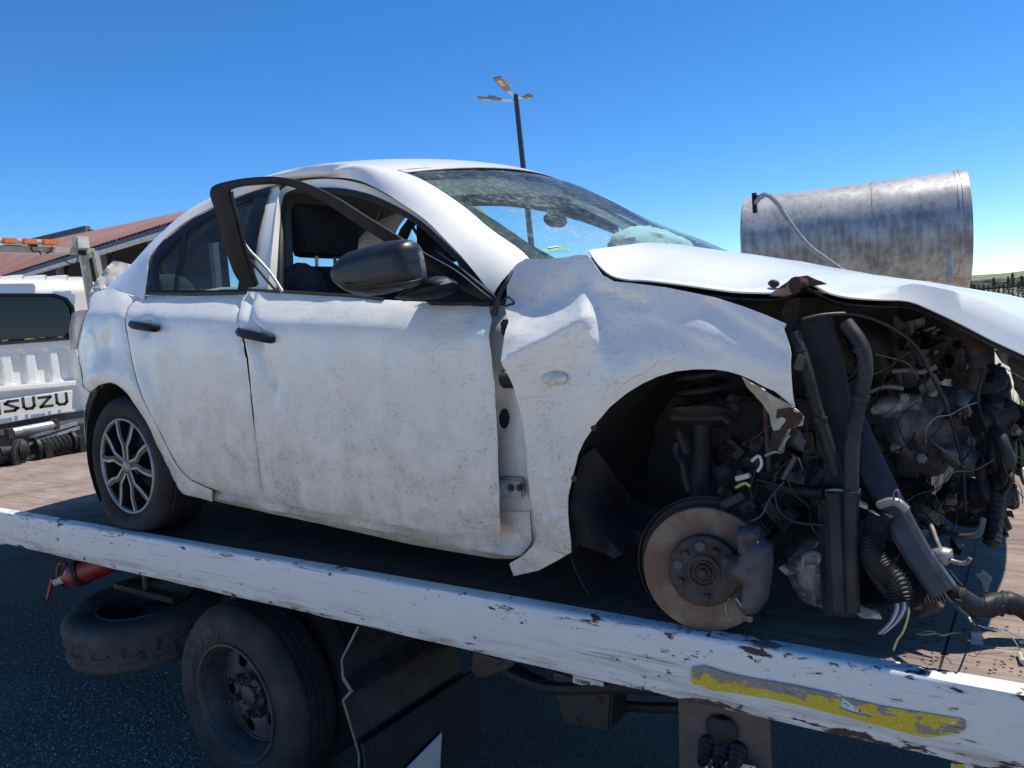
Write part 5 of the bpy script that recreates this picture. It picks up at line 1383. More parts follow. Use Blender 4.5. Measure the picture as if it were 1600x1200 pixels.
# ---- bonnet: crushed upwards in front
NB = [(919, 394, .19), (926, 404, .175), (936, 417, .155), (948, 428, .135), (962, 435, .115), (984, 439, .10), (1010, 440, .09), (1060, 446, .085), (1110, 453, .085), (1160, 460, .09), (1196, 466, .10), (1216, 464, .11), (1232, 450, .135), (1252, 440, .155), (1272, 448, .17), (1296, 460, .195), (1330, 467, .195), (1375, 470, .20), (1420, 472, .205), (1460, 488, .22), (1500, 507, .25), (1550, 533, .32), (1604, 558, .41), (1660, 585, .50)]
Nb = spline([PY(*p) for p in NB], 3)
def zfar(x): return table([(2.2, 1.045), (2.3, 1.02), (2.6, .944), (2.88, .862), (3.09, .812), (3.285, .756), (3.45, .70)], x)
HS = [0, .008, .016, .03, .05, .08, .12, .17, .23, .30, .38, .47, .57, .68, .80, .9, 1.0]
rows = []
for i, p in enumerate(Nb):
    row = []; xf = lerp(p.x, min(p.x, 3.4), 1)
    for k, s_ in enumerate(HS):
        y = lerp(p.y, 1.53, s_); x = p.x + .03 * sin(pi * s_) * sstep(2.9, 3.3, p.x)
        zf = zfar(x) - .022
        # crown line: from the near edge the sheet climbs to a shoulder and runs level to the far side
        sh = sstep(0, .30, s_)
        st = .075 * sstep(2.95, 3.28, x) + .006
        z = p.z + st * sstep(0, .018, s_); z = lerp(z, zf + .018 * sin(pi * s_), lerp(sh, sh ** .8, .5))
        z += .012 * math.exp(-((s_ - .3) / .06) ** 2) * sstep(2.7, 3.0, x) + .006 * noise.noise(Vector((x * 6, y * 6, 1))) * sstep(0, .1, s_) + .02 * math.exp(-((x - 2.82) / .05) ** 2 - ((s_ - .08) / .1) ** 2)
        row.append(Vector((x, y, z)))
    rows.append(row)
b = MB(); b.loft(rows); hood_tree = BVHTree.FromPolygons(b.v, b.f); hood = b.build('bonnet', M['bonnet'], CAR, smooth=50, recalc=False, solid=.004)
ir = [[p + Vector((0, .012 + .0 * k, -.016 - .02 * sstep(0, 3, k))) for k, p in enumerate(r[:-1])] for r in rows]
b = MB(); b.loft(ir); b.build('bonnet_inner_frame', M['dark2'], CAR, parent=hood, smooth=50, recalc=False, solid=.004)
for pts_, m_ in (([(1114, 432), (1121, 428), (1130, 427), (1138, 425), (1150, 428), (1143, 430), (1136, 434), (1126, 433), (1120, 435)], 'rust'), ([(1199, 425), (1206, 422), (1216, 421), (1233, 419), (1228, 423), (1216, 424), (1208, 427)], 'dust'), ([(1307, 438), (1313, 435), (1318, 438), (1314, 441)], 'rust'), ([(1312, 417), (1326, 415), (1322, 419)], 'dust'), ([(1262, 455), (1290, 452), (1312, 458), (1286, 459)], 'dust')):
    # bare scars in the paint follow the sheet
    def scar(u, v):
        d = ray(u, v); h = hood_tree.ray_cast(C0, d)[0]
        return (h if h is not None else PY(u, v, .2)) - d * .002 + Vector((0, 0, .0006))
    P, F = sheet(pts_, scar, 4); b = MB(); b.add(P, F); b.build('paint_scar', M[m_], CAR, parent=hood, smooth=60, recalc=False)
crumple('bonnet_tear', [(1202, 463, .09), (1220, 447, .11), (1238, 434, .125), (1262, 431, .14), (1293, 444, .165), (1270, 447, .14), (1254, 447, .12), (1246, 457, .11), (1226, 464, .09)], M['brown_metal'], 5, .012, 20, parent=hood)
b = MB(); c_ = PY(1208, 443, .13); b.ball(c_, (.014, .01, .010), 10, 7, fn=lambda p: p * (1 + .4 * noise.noise(p * 60))); b.build('bonnet_hinge_stub', M['dark2'], CAR, parent=hood)
# ------------------------------------------------------------------ wheels, brake, strut and the opened engine bay of the wreck
# rear wheel: flat tyre
HC = Vector((.0, .035, .287)); RT = .312
def flat(p):
    x, y, z = p
    k = sstep(.16, .0, z) * (1 if z > -1 else 0)
    if z < .004: z = .004 + (z - .004) * .04
    mid = HC.y + .1
    y = mid + (y - mid) * (1 + .24 * k * (1 if y < mid else .6)); x = HC.x + (x - HC.x) * (1 + .10 * k)
    return Vector((x, y, z))
w = .205; rr = .215
prof = [(rr - .01, .014), (rr, .004), (rr + .012, -.006), (rr + .03, -.012), (rr + .055, -.013), (RT - .022, -.004), (RT - .010, .006), (RT - .004, .014), (RT, .03), (RT, .054), (RT - .007, .056), (RT - .007, .064), (RT, .066), (RT, .098), (RT - .007, .1), (RT - .007, .108), (RT, .11), (RT, .145), (RT - .007, .147), (RT - .007, .155), (RT, .157), (RT - .003, w - .02), (RT - .02, w), (rr + .03, w + .012), (rr, w), (rr - .01, w - .01)]
b = MB(); b.lathe(prof, HC, (0, 1, 0), 90, mod=lambda k, j, r, h: (r - (.005 if j in (6, 7, 8) and k % 2 else 0), h)); b.move(flat)
ty = b.build('rear_wheel', M['tyre'], CAR, smooth=35, label='rear wheel with a flat tyre')
b = MB(); b.lathe([(.216, .006), (.216, -.006), (.210, -.010), (.204, -.008), (.200, .004)], HC, (0, 1, 0), 64); b.build('rim_lip', M['alloy_face'], CAR, parent=ty, smooth=60)
b = MB(); b.lathe([(.201, .0), (.196, .03), (.19, .09), (.192, .14)], HC, (0, 1, 0), 64); b.build('rim_barrel', M['alloy_dark'], CAR, parent=ty, smooth=60)
b = MB(); b.lathe([(0, -.012), (.026, -.010), (.030, -.004), (.032, .01)], HC, (0, 1, 0), 28); b.build('centre_cap', M['alloy_face'], CAR, parent=ty, smooth=60)
b = MB(); b.lathe([(.03, .004), (.062, .008), (.07, .02), (.06, .05), (0, .05)], HC, (0, 1, 0), 32); b.build('wheel_hub', M['alloy_dark'], CAR, parent=ty, smooth=60)
def spoke_pt(r, a, y): return HC + Vector((r * cos(a), y, r * sin(a)))
for q in range(5):
    a0 = radians(90 + 72 * q - 8)
    for s_ in (-1, 1):
        # inner stem near the pair's axis, outer leg kinked outwards to the lip
        path = [(.030, a0 + s_ * .34, -.004), (.062, a0 + s_ * .20, -.006), (.098, a0 + s_ * .15, -.008), (.142, a0 + s_ * .285, -.009), (.203, a0 + s_ * .30, -.006)]
        pts = spline([spoke_pt(*p) for p in path], 2); b = MB()
        for i in range(len(pts) - 1): pass
        rows = []; rows2 = []
        for i, p in enumerate(pts):
            d = (pts[min(i + 1, len(pts) - 1)] - pts[max(i - 1, 0)]).normalized(); sd = Vector((-d.z, 0, d.x)); t = i / (len(pts) - 1); wd_ = lerp(.011, .0155, t)
            rows.append([p - sd * wd_, p - sd * wd_ + Vector((0, .035, 0)), p + sd * wd_ + Vector((0, .035, 0)), p + sd * wd_])
            rows2.append([p + sd * wd_ * (s_ * .45 - .4) + Vector((0, -.003, 0)), p + sd * wd_ * (s_ * .45 - .5) + Vector((0, .002, 0)), p + sd * wd_ * (s_ * .45 + .5) + Vector((0, .002, 0)), p + sd * wd_ * (s_ * .45 + .4) + Vector((0, -.003, 0))])
        b.slot(0).loft(rows, closed_u=True); b.slot(1).loft(rows2, closed_u=True); b.build('spoke', [M['alloy_dark'], M['alloy_face']], CAR, parent=ty, smooth=40)
    b = MB(); a1 = a0; b.lathe([(0, .0), (.008, .0), (.009, .02)], spoke_pt(.052, a0, .008), (0, 1, 0), 6); b.build('wheel_nut', M['hub'], CAR, parent=ty, smooth=20)
b = MB(); b.lathe([(.03, .075), (.13, .075), (.13, .085), (.03, .085)], HC, (0, 1, 0), 36, closed=True); b.box(HC + Vector((-.09, .07, .03)), (.06, .06, .11)); b.build('rear_brake', M['strut'], CAR)
# the far wheels
for cx, cz, rad in ((0, .33, .312), (2.64, .30, .312)):
    b = MB(); b.lathe([(RT * r_ / .312, h) for r_, h in prof], (cx, CW - .04, cz), (0, -1, 0), 48); t2 = b.build('far_wheel', M['tyre'], CAR, smooth=35)
    b = MB(); b.lathe([(0, .02), (.2, .01), (.212, -.002)], (cx, CW - .04, cz), (0, -1, 0), 32); b.build('far_rim', M['alloy_dark'], CAR, parent=t2)
# arch liners: half shells behind the openings
def arch(cx, cz, R, y0, y1, a0, a1, name):
    rows = []
    for k in range(25):
        a = radians(lerp(a0, a1, k / 24)); r_ = R * (1 + .015 * noise.noise(Vector((k * .6, cx, 3))))
        rows.append([Vector((cx + r_ * cos(a), lerp(y0, y1, j / 5), cz + r_ * sin(a))) for j in range(6)])
    m = MB(); m.loft(rows); c0 = [r[-1] for r in rows]; m.add(c0 + [Vector((cx, y1, cz))], [(i, i + 1, len(c0)) for i in range(len(c0) - 1)]); return m.build(name, M['liner'], CAR, smooth=50, recalc=False, solid=.004)
arch(-.015, .31, .365, .05, .42, -35, 215, 'rear_arch_liner')
b = MB(); y0 = .045; rws = []
for k in range(22):
    a = radians(lerp(96, 214, k / 21)); r_ = .40 + .05 * sstep(150, 200, math.degrees(a)); rws.append([Vector((2.68 + r_ * cos(a), lerp(y0, .56, j / 7), .27 + r_ * sin(a) + .012 * noise.noise(Vector((k * .4, j * .7, 2))))) for j in range(8)])
b.loft(rws); b.build('front_arch_liner', M['liner'], CAR, smooth=50, recalc=False, solid=.004)
b = MB(); b.add([Vector((2.20, .56, .06)), Vector((3.02, .56, .10)), Vector((3.02, .56, .78)), Vector((2.2, .56, .86))], [(0, 1, 2, 3)]); b.build('inner_wing', M['undercoat'], CAR, solid=.01)
crumple('liner_edge', [(892, 866, .03), (905, 850, .05), (960, 872, .10), (1010, 850, .2), (1030, 800, .3), (990, 780, .3), (930, 700, .06), (905, 715, .03), (892, 790, .03)], M['liner'], 14, .015, 8)
for u, v in ((928, 668), (897, 748)):
    b = MB(); b.lathe([(0, .003), (.009, .002), (.010, 0)], S(u, v, -.004), (0, -1, 0), 10); b.build('liner_clip', M['brown_metal'], CAR)
# longitudinal member and the firewall end inside the bay
b = MB(); b.bar((2.1, .58, .48), (3.02, .52, .44), .09, .13); b.build('chassis_member', M['undercoat'], CAR, bevel=.01); b = MB(); b.bar((2.1, 1.22, .5), (3.1, 1.22, .46), .09, .13); b.build('chassis_member', M['undercoat'], CAR, bevel=.01)

# ---- brake disc and hub
DC = PY(1085, 893, .0); DC = Vector((2.652, .030, .152)); DA = Vector((-.27, 1, -.12)).normalized()
b = MB(); b.lathe([(.086, -.004), (.088, -.012), (.150, -.012), (.1515, -.010), (.1515, -.003), (.149, -.002), (.149, .008), (.1515, .009), (.1515, .015), (.09, .015)], DC, DA, 72); disc = b.build('brake_disc', M['disc'], CAR, smooth=40)
b = MB(); b.lathe([(.088, -.010), (.086, -.034), (.082, -.038), (.036, -.038), (.034, -.036), (.0, -.036)], DC, DA, 48); hat = b.build('disc_hat', M['hub'], CAR, parent=disc, smooth=40)
b = MB(); b.lathe([(.040, -.038), (.040, -.044), (.036, -.046), (.033, -.046), (.031, -.040), (.028, -.040), (.026, -.043), (.022, -.043)], DC, DA, 32); b.build('hub_ring', M['hub'], CAR, parent=disc, smooth=30)
b = MB(); b.lathe([(0, -.066), (.009, -.066), (.011, -.064), (.011, -.05), (.020, -.049), (.021, -.038)], DC, DA, 6); b.build('axle_nut', M['brown_metal'], CAR, parent=disc, smooth=20)
e1 = DA.cross(Vector((0, 0, 1))).normalized(); e2 = e1.cross(DA)
if e1.x < 0: e1 = -e1
e2 = Vector((0, 0, 1))
for q in range(5):
    a = radians(-85 + 72 * q); p = DC + e1 * .060 * cos(a) + e2 * .060 * sin(a)
    b = MB(); b.lathe([(0, -.056), (.006, -.056), (.007, -.052), (.0075, -.038)], p, DA, 10); b.build('wheel_stud', M['hub'], CAR, parent=disc)
    a += radians(36); p = DC + e1 * .062 * cos(a) + e2 * .062 * sin(a)
    b = MB(); b.lathe([(0, -.0405), (.011, -.040), (.014, -.0375)], p, DA, 12); b.build('mud_spot', M['caliper'], CAR, parent=disc)
b = MB(); n = 40; rows = []
for k in range(n + 1):
    a = radians(lerp(28, 215, k / n)); p = lambda r_, h: DC + e1 * r_ * cos(a) + e2 * r_ * sin(a) + DA * h
    rows.append([p(.05, .045), p(.12, .05), p(.168, .055), p(.174, .045)])
b.loft(rows); b.build('dust_shield', M['dark2'], CAR, smooth=50, solid=.003, recalc=False)
cal = [(1152, 822), (1168, 820), (1184, 824), (1188, 842), (1204, 852), (1207, 878), (1204, 910), (1199, 938), (1184, 958), (1166, 962), (1154, 950), (1150, 936), (1158, 928), (1160, 910), (1145, 902), (1140, 884), (1150, 874), (1158, 862), (1152, 850), (1154, 836)]
blob('brake_caliper', cal, -.015, .035, .06, M['caliper'], step=.009, amp=.006, fr=30, flat=.28)
blob('pad_carrier', [(1138, 868), (1158, 866), (1172, 878), (1178, 905), (1168, 918), (1150, 922), (1140, 912), (1134, 890)], -.004, .03, .03, M['brown_metal'], step=.009, amp=.005, fr=30)
blob('caliper_piston', [(1150, 832), (1158, 824), (1176, 824), (1184, 834), (1180, 848), (1166, 852), (1164, 866), (1154, 864), (1152, 848)], -.03, .022, .03, M['caliper'], step=.008)
wires('bleed_pipe', [([(1140, 935, -.02), (1134, 950, -.03), (1140, 966, -.03), (1152, 972, -.02)], M['engine_light']), ([(1150, 935, -.04), (1162, 950, -.045), (1170, 956, -.04)], M['wire_g'])], .003)
b = MB(); b.box(PY(1170, 966, -.02), (.016, .012, .014)); b.build('pad_clip', M['engine_light'], CAR)
# knuckle, strut, spring
b = MB(); b.ball(DC + Vector((0, .11, .02)), (.06, .06, .09), 12, 8, fn=lambda p: p * (1 + .2 * noise.noise(p * 30))); b.tube([DC + Vector((0, .02, 0)), DC + Vector((0, .3, .02))], .022, 10); b.build('steering_knuckle', M['strut'], CAR)
s0, s1 = PY(1096, 772, .21), PY(1096, 660, .25); s2 = PY(1098, 575, .30)
b = MB(); b.tube([s0 - (s1 - s0) * .1, s1], .029, 16); b.build('strut_tube', M['strut'], CAR)
b = MB(); b.tube([s1, s2], .013, 10); b.build('strut_rod', M['dark'], CAR)
ax_ = (s2 - s1).normalized()
b = MB(); b.lathe([(.03, -.012), (.075, .0), (.098, .012), (.102, .024), (.098, .026), (.07, .012), (.03, .004)], s1, ax_, 32, mod=lambda k, j, r, h: (r * (1 + .12 * noise.noise(Vector((k * .7, j * .2, 1)))), h)); b.build('spring_seat', M['strut'], CAR, smooth=40)
hel = [s1 + ax_ * (.02 + .16 * t / 100) + (Vector((cos(t * .24), sin(t * .24), 0)) * .068) for t in range(101)]
b = MB(); b.tube(hel, .0085, 7); b.build('coil_spring', M['strut'], CAR)
b = MB()
for k in range(7): b.lathe([(.030, -.008), (.041, 0), (.030, .008)], s1 + ax_ * (.06 + .017 * k), ax_, 16)
b.build('strut_boot', M['liner'], CAR)
b = MB(); b.bar(PY(1064, 672, .2), PY(1078, 708, .2), .045, .02); b.lathe([(0, .016), (.011, .014), (.011, 0)], PY(1067, 686, .185), (0, -1, 0), 6); b.bar(PY(1048, 652, .18), PY(1140, 652, .2), .012, .014); b.bar(PY(1128, 650, .18), PY(1142, 662, .17), .012, .016); b.build('strut_bracket', M['strut'], CAR, bevel=.004)
hose('brake_hose', [(1060, 690, .18), (1056, 706, .18), (1066, 722, .16), (1070, 745, .15), (1078, 770, .14)], .009, M['strut'])
b = MB(); b.bar((2.2, .45, .30), DC + Vector((-.02, .14, -.04)), .06, .03); b.bar((2.75, .6, .18), DC + Vector((0, .12, -.06)), .05, .03); b.tube([(2.5, .7, .2), DC + Vector((-.05, .12, .02))], .012, 8); b.build('lower_arm', M['strut'], CAR)
blob('abs_connector', [(1116, 730), (1130, 726), (1142, 734), (1142, 756), (1128, 764), (1116, 752)], .22, .02, .03, M['dark2'])
# inside of the torn arch: liner scraps, brackets, small loose parts
crumple('torn_liner', [(1157, 589, .03), (1176, 598, .02), (1200, 612, .015), (1222, 626, .01), (1246, 640, .0), (1256, 652, .0), (1254, 664, .01), (1236, 668, .03), (1228, 690, .05), (1218, 706, .05), (1212, 688, .06), (1205, 650, .07), (1186, 622, .06), (1166, 602, .05)], M['cream'], 6, .018, 22)
crumple('torn_liner', [(1214, 640, .02), (1240, 636, .0), (1256, 650, -.005), (1248, 664, .0), (1230, 672, .02), (1218, 700, .03), (1198, 708, .06), (1204, 690, .08), (1212, 664, .06)], M['brown_metal'], 5, .012, 26)
hose('cable_loop', [(1196, 712, .02), (1210, 706, .01), (1222, 706, .005), (1226, 690, .0), (1234, 680, .0)], .0035, M['engine_light'], 6)
hose('brace_rod', [(1194, 612, .10), (1197, 660, .10), (1202, 735, .12)], .006, M['brown_metal'])
blob('washer_pump', [(1234, 664, ), (1250, 672), (1258, 690), (1254, 712), (1240, 716), (1230, 700)], .05, .02, .03, M['grey'])
hose('pump_spout', [(1244, 712, .06), (1234, 730, .06), (1224, 748, .06)], .007, M['grey'])
for k, (u, v, y, s_) in enumerate([(1136, 770, .12, .03), (1160, 745, .14, .028), (1180, 720, .16, .03), (1214, 760, .14, .035), (1170, 790, .10, .03), (1150, 700, .24, .04), (1185, 690, .22, .035), (1246, 745, .1, .03), (1265, 690, .16, .04), (1125, 705, .3, .04), (1208, 795, .12, .035), (1230, 810, .2, .04), (1275, 735, .14, .035)]):
    m = MB(); p = PY(u, v, y); m.box(p, (s_ * 1.3, s_, s_ * .8), Matrix.Rotation(.5 + k * 1.3, 3, 'Y')); m.lathe([(0, s_), (s_ * .3, s_), (s_ * .35, s_ * .5), (s_ * .5, s_ * .45), (s_ * .5, 0)], p, (sin(k * 2.1), -.7, cos(k)), 9); m.build('torn_fitting', M[('dark', 'dark', 'strut', 'dark2')[k % 4]], CAR, smooth=20)
b = MB(); b.bar(PY(1150, 748, .1), PY(1172, 742, .1), .016, .012); b.build('plug', M['cream'], CAR, bevel=.002)
b = MB(); b.bar(PY(1128, 790, .08), PY(1165, 772, .08), .03, .02); b.build('plug', M['dark2'], CAR, bevel=.003)
wires('loose_wire', [([(1175, 720, .1), (1186, 712, .08), (1190, 726, .08), (1184, 736, .09)], M['wire_w']), ([(1150, 762, .1), (1164, 755, .09), (1172, 760, .09)], M['wire_y']), ([(1212, 740, .12), (1214, 790, .1), (1240, 815, .1), (1290, 820, .1)], M['wire_b']), ([(1180, 735, .12), (1172, 765, .1), (1180, 790, .1)], M['wire_b'])], .004)
# harness with the cut bundle of wires
hose('wiring_harness', [(1200, 758, .12), (1230, 764, .11), (1262, 768, .10), (1294, 770, .09)], lambda t: .015 * (1 + .10 * sin(t * 150)), M['dark'], 9, seg=26)
for k in range(9):
    y_ = .085 - .004 * (k % 3); dv = (k - 4) * 1.6
    hose('harness_wire', [(1290, 770 + dv * .5, y_), (1312, 772 + dv, y_ - .006), (1332, 780 + dv * .9, y_ - .01), (1350 + (k % 3) * 3, 791 + dv * .6, y_ - .008)], .0026, M[('wire_w', 'wire_y', 'engine_light', 'wire_b')[k % 4]], 5)
hose('wire_tail', [(1318, 776, .06), (1338, 772, .05), (1344, 764, .05)], .002, M['wire_p'], 5)

# ---- the upright dark rails and strips at the torn front corner
def strip(name, pts, wpx, dep, mat, label=None):
    """flat folded strip running down through the given points"""
    P = spline([PY(*p) for p in pts], 5); b = MB(); rows = []
    for i, p in enumerate(P):
        d = (P[min(i + 1, len(P) - 1)] - P[max(i - 1, 0)]).normalized(); sd = d.cross(Vector((0, -1, 0))).normalized(); w_ = wpx * (p - C0).dot(_f) / FPX / 2
        bk = Vector((0, dep, 0)); rows.append([p - sd * w_, p - sd * w_ * .6 + Vector((0, -.006, 0)), p + sd * w_ * .6 + Vector((0, -.006, 0)), p + sd * w_, p + sd * w_ + bk, p - sd * w_ + bk])
    b.loft(rows, closed_u=True); n_ = len(rows[0]); b.f.append(list(range(len(b.v) - n_, len(b.v)))); b.m.append(0); b.f.append(list(range(n_ - 1, -1, -1))); b.m.append(0)
    return b.build(name, mat, CAR, smooth=18, label=label)
strip('radiator_support', [(1268, 500, .16), (1292, 600, .15), (1304, 700, .14), (1306, 800, .12), (1310, 900, .10), (1314, 962, .08)], 54, .03, M['dark'])
hose('rubber_hose', [(1240, 520, .10), (1258, 570, .09), (1276, 640, .085), (1296, 700, .085), (1308, 740, .085)], .014, M['dark2'], 9)
hose('rubber_hose', [(1322, 505, .13), (1346, 540, .11), (1352, 580, .10), (1342, 630, .09), (1332, 690, .075), (1330, 760, .06), (1330, 860, .05), (1332, 955, .05)], .0165, M['dark2'], 10)
strip('side_rail', [(1303, 770, .06), (1307, 850, .05), (1312, 955, .05)], 26, .02, M['dark2'])
strip('bumper_strut', [(1330, 660, .20), (1352, 710, .16), (1386, 780, .10), (1428, 860, .06), (1474, 926, .03)], 40, .022, M['grey'], label='long flat dark blue grey strut hanging out of the front')
b = MB(); pth = [PY(u, v, y) for u, v, y in ((1374, 790, .07), (1390, 784, .06), (1404, 786, .055), (1416, 796, .06))]; b.tube(spline(pth, 4), .010, 8); b.build('strut_clamp', M['engine_light'], CAR)
wires('loose_wire', [([(1398, 786, .05), (1396, 772, .05), (1402, 766, .05), (1406, 780, .05)], M['wire_p'])], .0025)

for u, v, y, r_ in ((1346, 548, .11, .019), (1344, 622, .09, .019), (1331, 770, .06, .019), (1281, 655, .085, .0165), (1250, 550, .095, .0165), (1500, 934, .18, .029), (1566, 943, .245, .029)):
    p = PY(u, v, y); b = MB(); b.lathe([(r_ - .003, -.006), (r_, -.006), (r_, .006), (r_ - .003, .006)], p, (.9, .1, -.2) if v > 900 else (.12, 0, 1), 16, closed=True); b.box(p + Vector((0, -r_ - .002, 0)), (.012, .008, .012)); b.build('hose_clamp', M['strut'], CAR)
# ---- engine and what hangs round it
shield = [(1352, 606), (1380, 602), (1420, 604), (1462, 600), (1500, 606), (1526, 622), (1540, 650), (1548, 690), (1546, 722), (1520, 742), (1500, 730), (1486, 722), (1478, 738), (1464, 744), (1448, 746), (1430, 738), (1400, 742), (1386, 728), (1380, 706), (1362, 684), (1350, 660), (1346, 630)]
blob('heat_shield', shield, .55, .07, .05, M['engine'], step=.016, amp=.05, fr=13, smooth=50, flat=.22)
blob('manifold', [(1362, 622), (1400, 612), (1440, 618), (1444, 640), (1424, 652), (1422, 690), (1408, 696), (1396, 660), (1370, 650)], .49, .03, .05, M['engine_light'], step=.012, amp=.02, fr=22)
blob('engine_bracket', [(1460, 634), (1478, 628), (1496, 640), (1492, 656), (1474, 658), (1462, 648)], .47, .02, .03, M['engine_light'], step=.01, amp=.01, fr=30)
blob('gearbox', [(1466, 690), (1510, 690), (1538, 704), (1544, 724), (1540, 742), (1510, 744), (1490, 732), (1470, 720)], .48, .04, .06, M['engine_light'], step=.013, amp=.03, fr=20)
b = MB(); b.box((2.92, .85, .42), (.34, .62, .50)); b.box((2.9, .9, .66), (.3, .5, .1)); b.build('engine_block', M['engine'], CAR, bevel=.03)
b = MB(); c_ = PY(1510, 784, .52); b.lathe([(0, -.02), (.02, -.02), (.022, -.006), (.055, -.004), (.06, -.012), (.066, -.012), (.068, .0), (.062, .02), (0, .02)], c_, (.25, 1, 0), 28); b.build('pulley', M['dark2'], CAR)
b = MB(); c_ = PY(1520, 790, .49); b.ball(c_, (.02, .015, .02), 8, 6); b.build('pulley_hub', M['brown_metal'], CAR)
for k in range(5):
    b = MB(); a = PY(1466 + 9 * k, 800 - 2 * k, .44); b.tube([a, PY(1478 + 9 * k, 782 - 3 * k, .46)], .010, 7); b.build('sump_fin', M['brown_metal'] if k % 2 else M['engine'], CAR)
blob('oil_filter', [(1462, 770), (1478, 756), (1500, 762), (1500, 790), (1484, 806), (1464, 800)], .52, .04, .05, M['strut'], amp=.01)
hose('coolant_pipe', [(1512, 520, .42), (1524, 545, .40), (1528, 575, .40), (1522, 610, .40)], .020, M['brown_metal'], 10)
for v in (560, 566, 580): 
    b = MB(); b.lathe([(.021, -.004), (.025, -.004), (.025, .004), (.021, .004)], PY(1527, v, .40), (0, .1, 1), 14, closed=True); b.build('pipe_clip', M['strut'], CAR)
hose('intake_hose', [(1336, 520, .5), (1370, 545, .5), (1380, 600, .52)], .05, M['dark'], 12)
b = MB(); b.tube([PY(1392, 505, .6), PY(1390, 575, .6)], .05, 14); b.build('reservoir', M['dark'], CAR)
hose('bonnet_cable', [(1252, 500, .14), (1290, 492, .16), (1340, 492, .2), (1390, 510, .24), (1430, 540, .28), (1452, 580, .32), (1478, 630, .36), (1496, 690, .38), (1506, 740, .38), (1508, 800, .38)], .005, M['wire_b'], 6)
hose('dipstick', [(1396, 580, .4), (1424, 578, .38), (1440, 581, .37), (1462, 573, .36)], .007, M['engine_light'], 7)
hose('fuel_rail', [(1360, 612, .42), (1384, 604, .40), (1412, 607, .40)], .006, M['engine_light'], 7)
for k, (u, v, y, s_) in enumerate([(1400, 560, .7, .06), (1450, 545, .75, .07), (1490, 560, .7, .06), (1360, 560, .6, .06), (1350, 700, .4, .05), (1366, 740, .4, .05), (1420, 770, .5, .06), (1450, 800, .5, .05), (1545, 770, .4, .05), (1560, 720, .4, .045), (1555, 650, .4, .05), (1550, 600, .42, .045), (1430, 590, .6, .05), (1338, 780, .4, .05), (1400, 800, .45, .06), (1300, 560, .45, .07), (1320, 620, .45, .07), (1290, 700, .4, .06)]):
    m = MB(); p = PY(u, v, y)
    ax_f = Vector((sin(k * 1.7), -.8, cos(k * 2.3) * .6)).normalized()
    if k % 3 == 0: m.box(p, (s_ * 1.6, s_, s_ * 1.2), Matrix.Rotation(.3 + k, 3, 'Y')); m.box(p + Vector((s_ * .5, -s_ * .5, s_ * .2)), (s_ * .5, s_ * .4, s_ * .5), Matrix.Rotation(.3 + k, 3, 'Y'))
    elif k % 3 == 1: m.lathe([(0, s_ * .9), (s_ * .5, s_ * .9), (s_ * .55, s_ * .6), (s_ * .8, s_ * .55), (s_ * .85, s_ * .2), (s_ * .6, s_ * .1), (s_ * .6, -s_ * .8), (0, -s_ * .8)], p, ax_f, 14)
    else: m.lathe([(s_ * .35, s_ * .7), (s_ * .9, s_ * .62), (s_ * .9, s_ * .4), (s_ * .45, s_ * .3), (s_ * .45, -s_ * .2), (s_ * .8, -s_ * .3), (s_ * .8, -s_ * .6), (0, -s_ * .7)], p, ax_f, 10)
    m.build('engine_fitting', M[('dark', 'strut', 'engine', 'dark2', 'brown_metal')[k % 5]], CAR, smooth=25, bevel=.006 if k % 3 == 0 else 0)
rnd = random.Random(21)
for k in range(16):                                     # corrugated looms hanging at the right of the engine
    u0 = rnd.uniform(1535, 1585); v0 = rnd.uniform(560, 690); y_ = rnd.uniform(.32, .5)
    pts = [(u0, v0, y_)]
    for j in range(4): pts.append((pts[-1][0] + rnd.uniform(-22, 16), pts[-1][1] + rnd.uniform(18, 52), y_ + rnd.uniform(-.05, .05)))
    hose('hanging_loom', pts, rnd.choice((.004, .006, .010, .015)), M[rnd.choice(('dark', 'wire_b', 'dark2', 'seal'))], 7)
hose('hanging_loom', [(1524, 625, .42), (1545, 645, .40), (1562, 668, .40), (1570, 700, .40), (1564, 740, .38), (1556, 790, .36), (1550, 850, .3)], lambda t: .019 * (1 + .08 * sin(t * 230)), M['dark'], 9, seg=22)
hose('belt_wire', [(1440, 815, .30), (1470, 828, .25), (1500, 838, .22), (1528, 834, .22), (1536, 810, .24)], .007, M['grey'], 7)
hose('bent_pipe', [(1432, 806, .2), (1452, 818, .16), (1462, 842, .12), (1470, 862, .10)], .006, M['engine'], 7)
blob('latch', [(1456, 858), (1472, 854), (1488, 858), (1490, 872), (1480, 884), (1464, 884), (1454, 872)], .09, .02, .02, M['engine_light'], step=.008)
hose('latch_rod', [(1486, 876, .08), (1502, 880, .08), (1512, 878, .08), (1516, 872, .08)], .005, M['engine_light'], 7)
# a tangle of torn brackets, clips and thin wires over the engine and in the arch
rj = random.Random(77)
def junk(n, box, ys, mats, size, amp):
    for k in range(n):
        u0, v0 = rj.uniform(box[0], box[1]), rj.uniform(box[2], box[3]); y = rj.uniform(*ys); s_ = rj.uniform(*size); asp = rj.uniform(.35, 1.0); rot = rj.uniform(0, pi); nv = rj.choice((4, 5, 6, 7))
        pts = []
        for j in range(nv):
            a = 2 * pi * j / nv + rj.uniform(-.35, .35); r_ = s_ * rj.uniform(.55, 1.1); p0, p1 = r_ * cos(a), r_ * asp * sin(a)
            pts.append((u0 + p0 * cos(rot) - p1 * sin(rot), v0 + p0 * sin(rot) + p1 * cos(rot), y + rj.uniform(-amp, amp)))
        crumple('torn_bracket', pts, M[rj.choice(mats)], max(5, s_ * .4), amp * .8, 30, seed=k * 1.7, smooth=20)
junk(22, (1350, 1545, 590, 750), (.40, .47), ('engine', 'engine_light', 'engine', 'strut', 'brown_metal'), (8, 22), .03)
